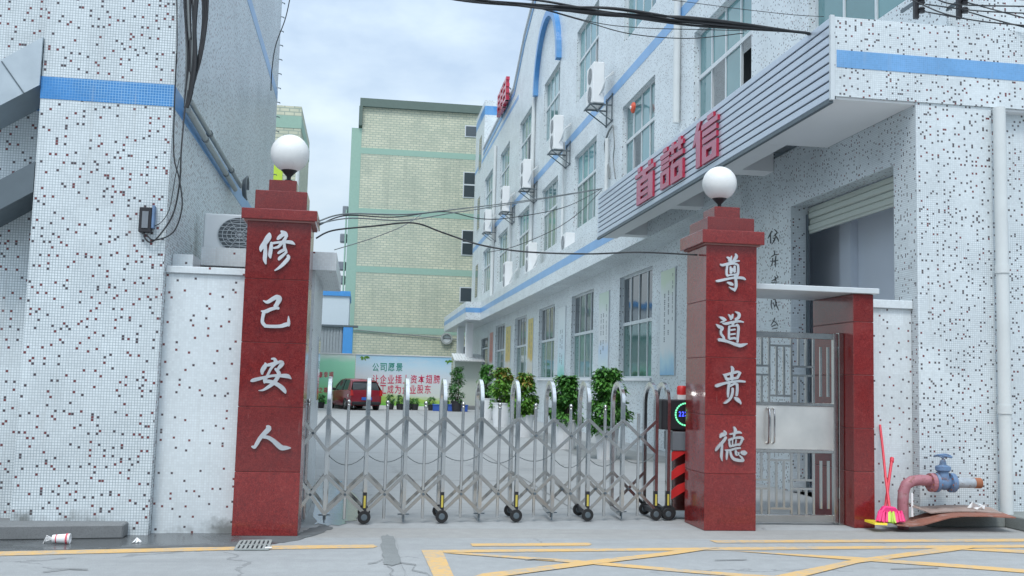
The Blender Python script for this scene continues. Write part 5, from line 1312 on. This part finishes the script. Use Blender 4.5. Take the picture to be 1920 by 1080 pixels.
# bundle on the corner of the left building
LBN = thing('corner_cables', 'thick dark cable bundle strapped down the corner of the left building', 'cable', (-1.85, 10.2, 4.2))
def lx(x, y, dx=0.05): return at_x(x, y, LXS+dx)
rnd = random.Random(9)
for i in range(9):
    j = lambda: rnd.uniform(-5, 5)
    pts = [at_y(340+i*4, -25, 10.06), at_y(348+i*2.5+j()*0.5, 50, 10.07), at_y(350+i*2.0+j()*0.5, 110, 10.08), at_y(347+i*1.6, 170, 10.09), at_y(346+i*0.6, 202, 10.09)]
    for q in pts: q.x = max(q.x, LXS+0.02)
    cable('', None, pts, rnd.choice((0.008, 0.012, 0.016))).build('strand', 'black_cable' if i % 3 else 'grey_cable', LBN, smooth=60)
for i in range(3):
    pts = [at_y(380+i*5, -25, 10.1), at_y(381+i*3, 40, 10.12), at_y(374+i*2, 100, 10.12), at_y(362+i*2, 145, 10.11), at_y(352+i, 190, 10.1)]
    cable('', None, pts, 0.014).build('strand', 'black_cable', LBN, smooth=60)
MTR = thing('meter_box', 'small black junction box with blue side on the left building wall', 'junction box', (-2.05, 9.98, 2.95))
q0, q1 = at_y(262, 388, 9.94), at_y(283, 436, 9.94)
MB().box(q0.x, q1.x, 9.93, 9.998, q1.z, q0.z).build('box', 'black', MTR, bevel=0.006)
MB().box(q1.x+0.002, q1.x+0.025, 9.92, 9.998, q1.z+0.04, q0.z+0.02).build('lid', 'valve_blue', MTR, bevel=0.004)
MB().box(q0.x+0.03, q1.x-0.03, 9.922, 9.93, q1.z+0.04, q0.z-0.04).build('window', 'alu_grey', MTR)
GL = 'cables hanging at the left building corner'
cable('drop_cable', 'dark cable dropping from the corner bundle and looping into the junction box', [at_y(347, 200, 10.08), at_y(340, 280, 9.98), at_y(337, 340, 9.97), at_y(325, 400, 9.97), at_y(300, 440, 9.96), at_y(282, 454, 9.95), at_y(271, 445, 9.95), at_y(270, 434, 9.95)], 0.008, group=GL)
cable('drop_cable', 'second dark cable swinging wide to the right before the junction box', [at_y(331, 100, 9.96), at_y(327, 200, 9.96), at_y(326, 290, 9.96), at_y(337, 340, 9.95), at_y(341, 390, 9.96), at_y(325, 435, 9.96), at_y(290, 450, 9.94), at_y(274, 440, 9.94)], 0.007, group=GL)
cable('drop_cable', 'thin dark cable down the tiled edge from above the blue band', [at_y(331, -20, 9.97), at_y(332, 60, 9.97), at_y(331, 120, 9.97)], 0.006, group=GL)
cable('drop_cable', 'thin cable bending left to the bottom of the junction box', [at_y(337, 295, 9.965), at_y(328, 335, 9.965), at_y(318, 390, 9.965), at_y(304, 415, 9.965), at_y(288, 425, 9.965)], 0.004, group=GL)
cable('thin_wire', 'loose wire hanging in front of the sky at the left building edge', [at_y(545, -10, 14.0), at_y(535, 35, 14), at_y(517, 85, 14), at_y(510, 130, 14), at_y(508, 170, 14)], 0.007)
CD = thing('conduit_pair', 'pair of grey conduits running along the side wall blue band', 'conduit', (-1.85, 14, 4.4))
for i, (a, c) in enumerate((((352, 205), (441, 355)), ((357, 190), (452, 350)))):
    p0, p1 = at_x(*a, LXS+0.06), at_x(*c, LXS+0.06)
    MB().tube([p0, p1], 0.034 if i == 0 else 0.028, 10).build('conduit', 'pvc_grey', CD, smooth=50)
    for t in (0.3, 0.75):
        q = p0.lerp(p1, t); d = (p1-p0).normalized(); MB().tube([q-d*0.03, q+d*0.03], 0.040, 10).build('coupling', 'grey_cable', CD, smooth=50)
e = at_x(452, 352, LXS+0.08)
mb = MB()
for k in range(3):
    mb.tube([e + Vector((0.04+0.01*k, 0.12*math.cos(a), 0.12*math.sin(a)))*(1+0.2*k) for a in [2*math.pi*q/14*0.8 for q in range(15)]], 0.014, 6)
mb.build('cable_coil', 'grey_cable', CD, smooth=50)
# insulators above the canopy
for i, (x, lb) in enumerate(((1722, 'black insulator rack above the canopy, the left of two at the top right'), (1803, 'black insulator rack above the canopy, the right of two at the top right'))):
    T = thing('insulator_rack', lb, 'insulator', (0, 0, 0), 'insulator racks over the canopy'); q = at_y(x, 34, 11.35); T.location = q; WLOC[T.name] = q.copy()
    MB().box(q.x-0.045, q.x+0.01, q.y, q.y+0.05, q.z, q.z+0.50).build('rack_bar', 'black', T)
    for k in range(4):
        MB().lathe([(0.0, 0), (0.035, 0.004), (0.042, 0.03), (0.028, 0.04), (0.042, 0.055), (0.03, 0.075), (0.0, 0.078)], (q.x+0.035, q.y-0.02, q.z+0.06+k*0.11), 14).build('insulator', 'black', T, smooth=40)
    MB().box(q.x-0.03, q.x, q.y+0.05, 11.72, q.z+0.2, q.z+0.24).build('rack_arm', 'bracket', T)
rnd = random.Random(5)
for i, (a, c, d, lb) in enumerate((((1735, 8), (1830, 20), (1925, 25), 'top wire strung rightward from the left insulator rack'), ((1735, 22), (1840, 40), (1925, 48), 'lowest wire strung rightward from the left insulator rack'), ((1815, 5), (1870, 20), (1925, 35), 'upper wire slanting from the right insulator rack'), ((1815, 22), (1870, 38), (1925, 52), 'lower wire slanting from the right insulator rack'), ((1700, -5), (1760, 22), (1800, 33), 'wire crossing between the two insulator racks'), ((1750, -6), (1790, 8), (1925, 12), 'wire passing above the right insulator rack'))):
    cable('service_wire', lb, [at_y(*a, 11.28), at_y(*c, 11.1), at_y(*d, 10.9)], 0.009, group='wires at the insulator racks')
cable('hanging_hose', 'loose dark hose loop hanging on the facade left of the red bell', [at_x(1149, 235, XF-0.06), at_x(1140, 250, XF-0.06), at_x(1134, 275, XF-0.06), at_x(1140, 310, XF-0.06), at_x(1143, 335, XF-0.05)], 0.03, 'grey_cable')
cable('hanging_hose', 'thin loose cable hanging on the facade beside the hose loop', [at_x(1149, 235, XF-0.06), at_x(1152, 270, XF-0.06), at_x(1150, 300, XF-0.06), at_x(1154, 335, XF-0.05)], 0.02, 'grey_cable')

# ================================================================== SMALL STREET OBJECTS
# hydrant pipework
VP_ = thing('hydrant_valve', 'pink elbow pipe with blue handwheel gate valve before the right wall', 'valve', (6.6, 10.75, 0))
py = 10.72
def vp(x, y): return at_y(x, y, py)
r1 = 0.061
pts = [vp(1693, 972), vp(1693, 940), vp(1694, 922), vp(1699, 909), vp(1710, 902), vp(1724, 900), vp(1752, 902)]
pts[0].z = 0.0
MB().tube(pts, r1, 16).build('elbow_pipe', 'pipe_red', VP_, smooth=50)
ax = vp(1770, 905); zc = ax.z
def hx_(x): return vp(x, 905).x
MB().lathe([(0.0, hx_(1743)-ax.x), (0.105, hx_(1743)-ax.x), (0.105, hx_(1751)-ax.x), (0, hx_(1751)-ax.x)], ax, 20, 'x').build('flange', 'pipe_red', VP_)
MB().lathe([(0.0, hx_(1751.5)-ax.x), (0.108, hx_(1751.5)-ax.x), (0.108, hx_(1757)-ax.x), (0.062, hx_(1758)-ax.x), (0.085, 0), (0.065, hx_(1779)-ax.x), (0.108, hx_(1780)-ax.x), (0.108, hx_(1788)-ax.x), (0, hx_(1788)-ax.x)], ax, 20, 'x').build('valve_body', 'valve_blue', VP_, smooth=35)
MB().lathe([(0.075, 0.0), (0.06, 0.08), (0.085, 0.10), (0.085, 0.14), (0.04, 0.16), (0.03, 0.21), (0.012, 0.215), (0.012, 0.27)], (ax.x-0.01, py, zc+0.04), 16).build('bonnet', 'valve_blue', VP_, smooth=35)
wz = zc+0.30; mb = MB()
mb.tube([(ax.x-0.01+0.092*math.cos(2*math.pi*k/20), py+0.092*math.sin(2*math.pi*k/20), wz+0.012*math.sin(2*math.pi*k/10)) for k in range(21)], 0.011, 6)
for k in range(4):
    a = math.pi*k/2+0.4; mb.tube([(ax.x-0.01, py, wz-0.02), (ax.x-0.01+0.088*math.cos(a), py+0.088*math.sin(a), wz)], 0.009, 6)
mb.build('handwheel', 'valve_blue', VP_, smooth=50)
MB().tube([(hx_(1788), py, zc), (hx_(1826), py, zc)], 0.057, 16).build('stub_pipe', 'pipe_grey', VP_, smooth=50)
MB().tube([(hx_(1826), py, zc), (hx_(1838), py, zc)], 0.060, 16).build('rusty_end', 'rust', VP_, smooth=50)
for xb in (1747, 1754.5, 1784):
    for k in range(8):
        a = 2*math.pi*k/8+0.2; c = Vector((hx_(xb), py+0.088*math.cos(a), zc+0.088*math.sin(a)))
        MB().tube([c-Vector((0.034, 0, 0)), c+Vector((0.034, 0, 0))], 0.010, 6).build('bolt', 'rust', VP_)
TG = vp(1703, 945); MB().box(TG.x-0.012, TG.x+0.012, py-0.085, py-0.079, TG.z-0.13, TG.z+0.13).build('tag', 'paper', VP_)
ps = thing('pipe_stub', 'short black capped pipe at the wall foot by the right frame edge', 'pipe', (8.2, 11.2, 0.3))
q = at_y(1895, 937, 11.3)
MB().tube([(q.x-0.04, 11.3, q.z), (q.x+0.6, 11.25, q.z-0.02)], 0.045, 12).build('pipe', 'black', ps, smooth=50)
MB().lathe([(0.0, -0.06), (0.085, -0.06), (0.085, 0.03), (0, 0.03)], (q.x-0.05, 11.3, q.z), 14, 'x').build('flange', 'black', ps)
# warped boards
def warped(label, pts_f, depth, mat, thick=0.012):
    mb = MB(); n = len(pts_f); P = [Vector(p) for p in pts_f]; d = Vector(depth)
    for i in range(n-1):
        mb.prism([P[i], P[i+1], P[i+1]+d, P[i]+d], (0, 0, thick))
    return tag(mb.build('warped_board', mat, origin=P[0]), label, 'board', 'warped boards by the valve')
yb = 10.42
w1 = [at_y(x, y, yb) for x, y in ((1682, 986), (1705, 988), (1730, 986), (1755, 979), (1780, 972), (1805, 969), (1850, 969), (1905, 972))]
for q in w1: q.z = max(q.z, 0.004)
warped('reddish brown warped board leaning from ground onto the concrete plinth', w1, (0.05, 0.40, 0.02), 'board')
w2 = [at_y(x, y, 10.62) for x, y in ((1712, 951), (1745, 963), (1790, 960), (1830, 960), (1880, 964))]
for q in w2: q.z = max(q.z, 0.16)
warped('greyer board lying on top of the reddish one under the valve', w2, (0.05, 0.30, 0.03), 'board_grey')
pp = at_y(1840, 955, 10.7)
mb = MB(); rnd = random.Random(11)
for i in range(7):
    c = pp + Vector((rnd.uniform(-.08, .1), rnd.uniform(-.03, .05), rnd.uniform(-0.02, 0.05)))
    mb.add([c+Vector((rnd.uniform(-.07, .07), rnd.uniform(-.03, .03), rnd.uniform(-.04, .05))) for _ in range(4)], [(0, 1, 2), (0, 2, 3), (0, 1, 3), (1, 2, 3)])
tag(mb.build('paper_scrap', 'paper', origin=pp), 'crumpled white paper on the boards at the foot of the downpipe', 'litter')
# broom and dustpan
def dq(x, y, Y=10.5): return at_y(x, y, Y)
BR = thing('broom', 'broom with fluffy pink head and lime stripe standing beside the slim red pillar', 'broom', (5.75, 10.5, 0))
MB().tube([dq(1668, 952, 10.52), dq(1661, 900, 10.72), dq(1655, 840, 10.95), dq(1650, 797, 11.115)], 0.0145, 10).build('handle', 'broom_red', BR, smooth=50)
hd = [dq(1650, 962), dq(1690, 964), dq(1680, 951), dq(1660, 949)]
MB().prism(hd, (0, 0.07, 0)).build('head', 'pink', BR, bevel=0.012)
rnd = random.Random(2); bp, bl = MB(), MB()
for i in range(150):
    t = rnd.random(); x0 = 1648+44*t; x1 = 1644+53*t+rnd.uniform(-1.5, 1.5); d = rnd.uniform(-0.03, 0.09)
    a = dq(x0, 961+rnd.uniform(-4, 2), 10.50+max(0, d)); c = dq(x1, 977+3*math.sin(t*3)+rnd.uniform(-1.5, 1.5), 10.47+d*1.3); c.z = max(c.z, 0.012)
    (bl if 0.40 < t < 0.66 else bp).bar(a, c, 0.016, 0.006)
bp.build('bristles', 'pink', BR)['kind'] = 'stuff'; bl.build('lime_bristles', 'lime', BR)['kind'] = 'stuff'
DP = thing('dustpan', 'yellow dustpan with short red handle tucked behind the pink broom head', 'dustpan', (5.75, 10.6, 0))
yl_ = [dq(1640, 984, 10.42), dq(1664, 985, 10.42), dq(1664, 981, 10.44), dq(1640, 980, 10.44)]
for q in yl_: q.z = max(q.z, 0.006)
MB().prism(yl_, (0.02, 0.26, 0)).build('pan', 'yellow_plastic', DP)
MB().tube([dq(1660, 955, 10.62), dq(1666, 905, 10.78), dq(1672, 863, 10.92)], 0.017, 10).build('handle', 'broom_red', DP, smooth=50)
MB().tube([dq(1672, 866, 10.91), dq(1672.5, 859, 10.94)], 0.024, 10).build('grip', 'broom_red', DP, smooth=50)
# gutter litter and grate
CU = thing('paper_cup', 'crumpled white and pink drink cup with strings lying in the wet gutter', 'litter', tuple(at_z(113, 1022, 0)))
c = at_z(115, 1020, 0.0) + Vector((0, 0, 0.045))
MB().lathe([(0.0, -0.075), (0.034, -0.075), (0.046, 0.07), (0.040, 0.072), (0.0, 0.05)], c, 14, 'x').build('cup', 'paper', CU, smooth=40)
for t in (-0.045, 0.045): MB().lathe([(0.041+t*0.12, t-0.008), (0.043+t*0.12, t+0.008)], c, 14, 'x').build('cup_band', 'cup_red', CU)
mb = MB()
for k in range(4): mb.tube([c+Vector((-0.07, 0, 0)), c+Vector((-0.12, -0.02, 0.03-0.015*k)), c+Vector((-0.15, 0.01*k, -0.04))], 0.005, 5)
mb.build('string', 'paper', CU)
q = at_z(256, 1018, 0.0); mb = MB()
for i in range(8):
    a = 2*math.pi*i/8; mb.add([q+Vector((0, 0, 0.05)), q+Vector((0.05*math.cos(a), 0.04*math.sin(a), 0.004)), q+Vector((0.04*math.cos(a+0.7), 0.04*math.sin(a+0.7), 0.02))], [(0, 1, 2)])
tag(mb.build('paper_scrap', 'paper', origin=q, solid=False), 'small white scrap in the gutter right of the drink cup', 'litter')
q = at_z(503, 1029, 0.004); tag(MB().box(q.x-0.03, q.x+0.03, q.y-0.02, q.y+0.02, 0.006, 0.02).build('paper_scrap', 'paper', bevel=0.006, origin=q), 'tiny white scrap at the right end of the drain grate', 'litter')
DG = thing('drain_grate', 'dark slotted drain grate set in the gutter before the left pillar', 'drain', tuple(at_z(475, 1022, 0)))
gq = [at_z(x, y, 0.006) for x, y in ((441, 1031), (502, 1031), (508, 1014), (452, 1015))]
MB().quad(*gq).build('pit', 'void', DG, solid=False)
def gl_(u, v): return gq[0].lerp(gq[1], u).lerp(gq[3].lerp(gq[2], u), v) + Vector((0, 0, 0.004))
for i in range(8): MB().bar(gl_(i/7, 0), gl_(i/7, 1), 0.022, 0.012).build('grate_bar', 'pvc_grey', DG)
for v in (0.0, 0.5, 1.0): MB().bar(gl_(0, v)+Vector((0, 0, .001)), gl_(1, v)+Vector((0, 0, .001)), 0.025, 0.012).build('grate_bar', 'pvc_grey', DG)
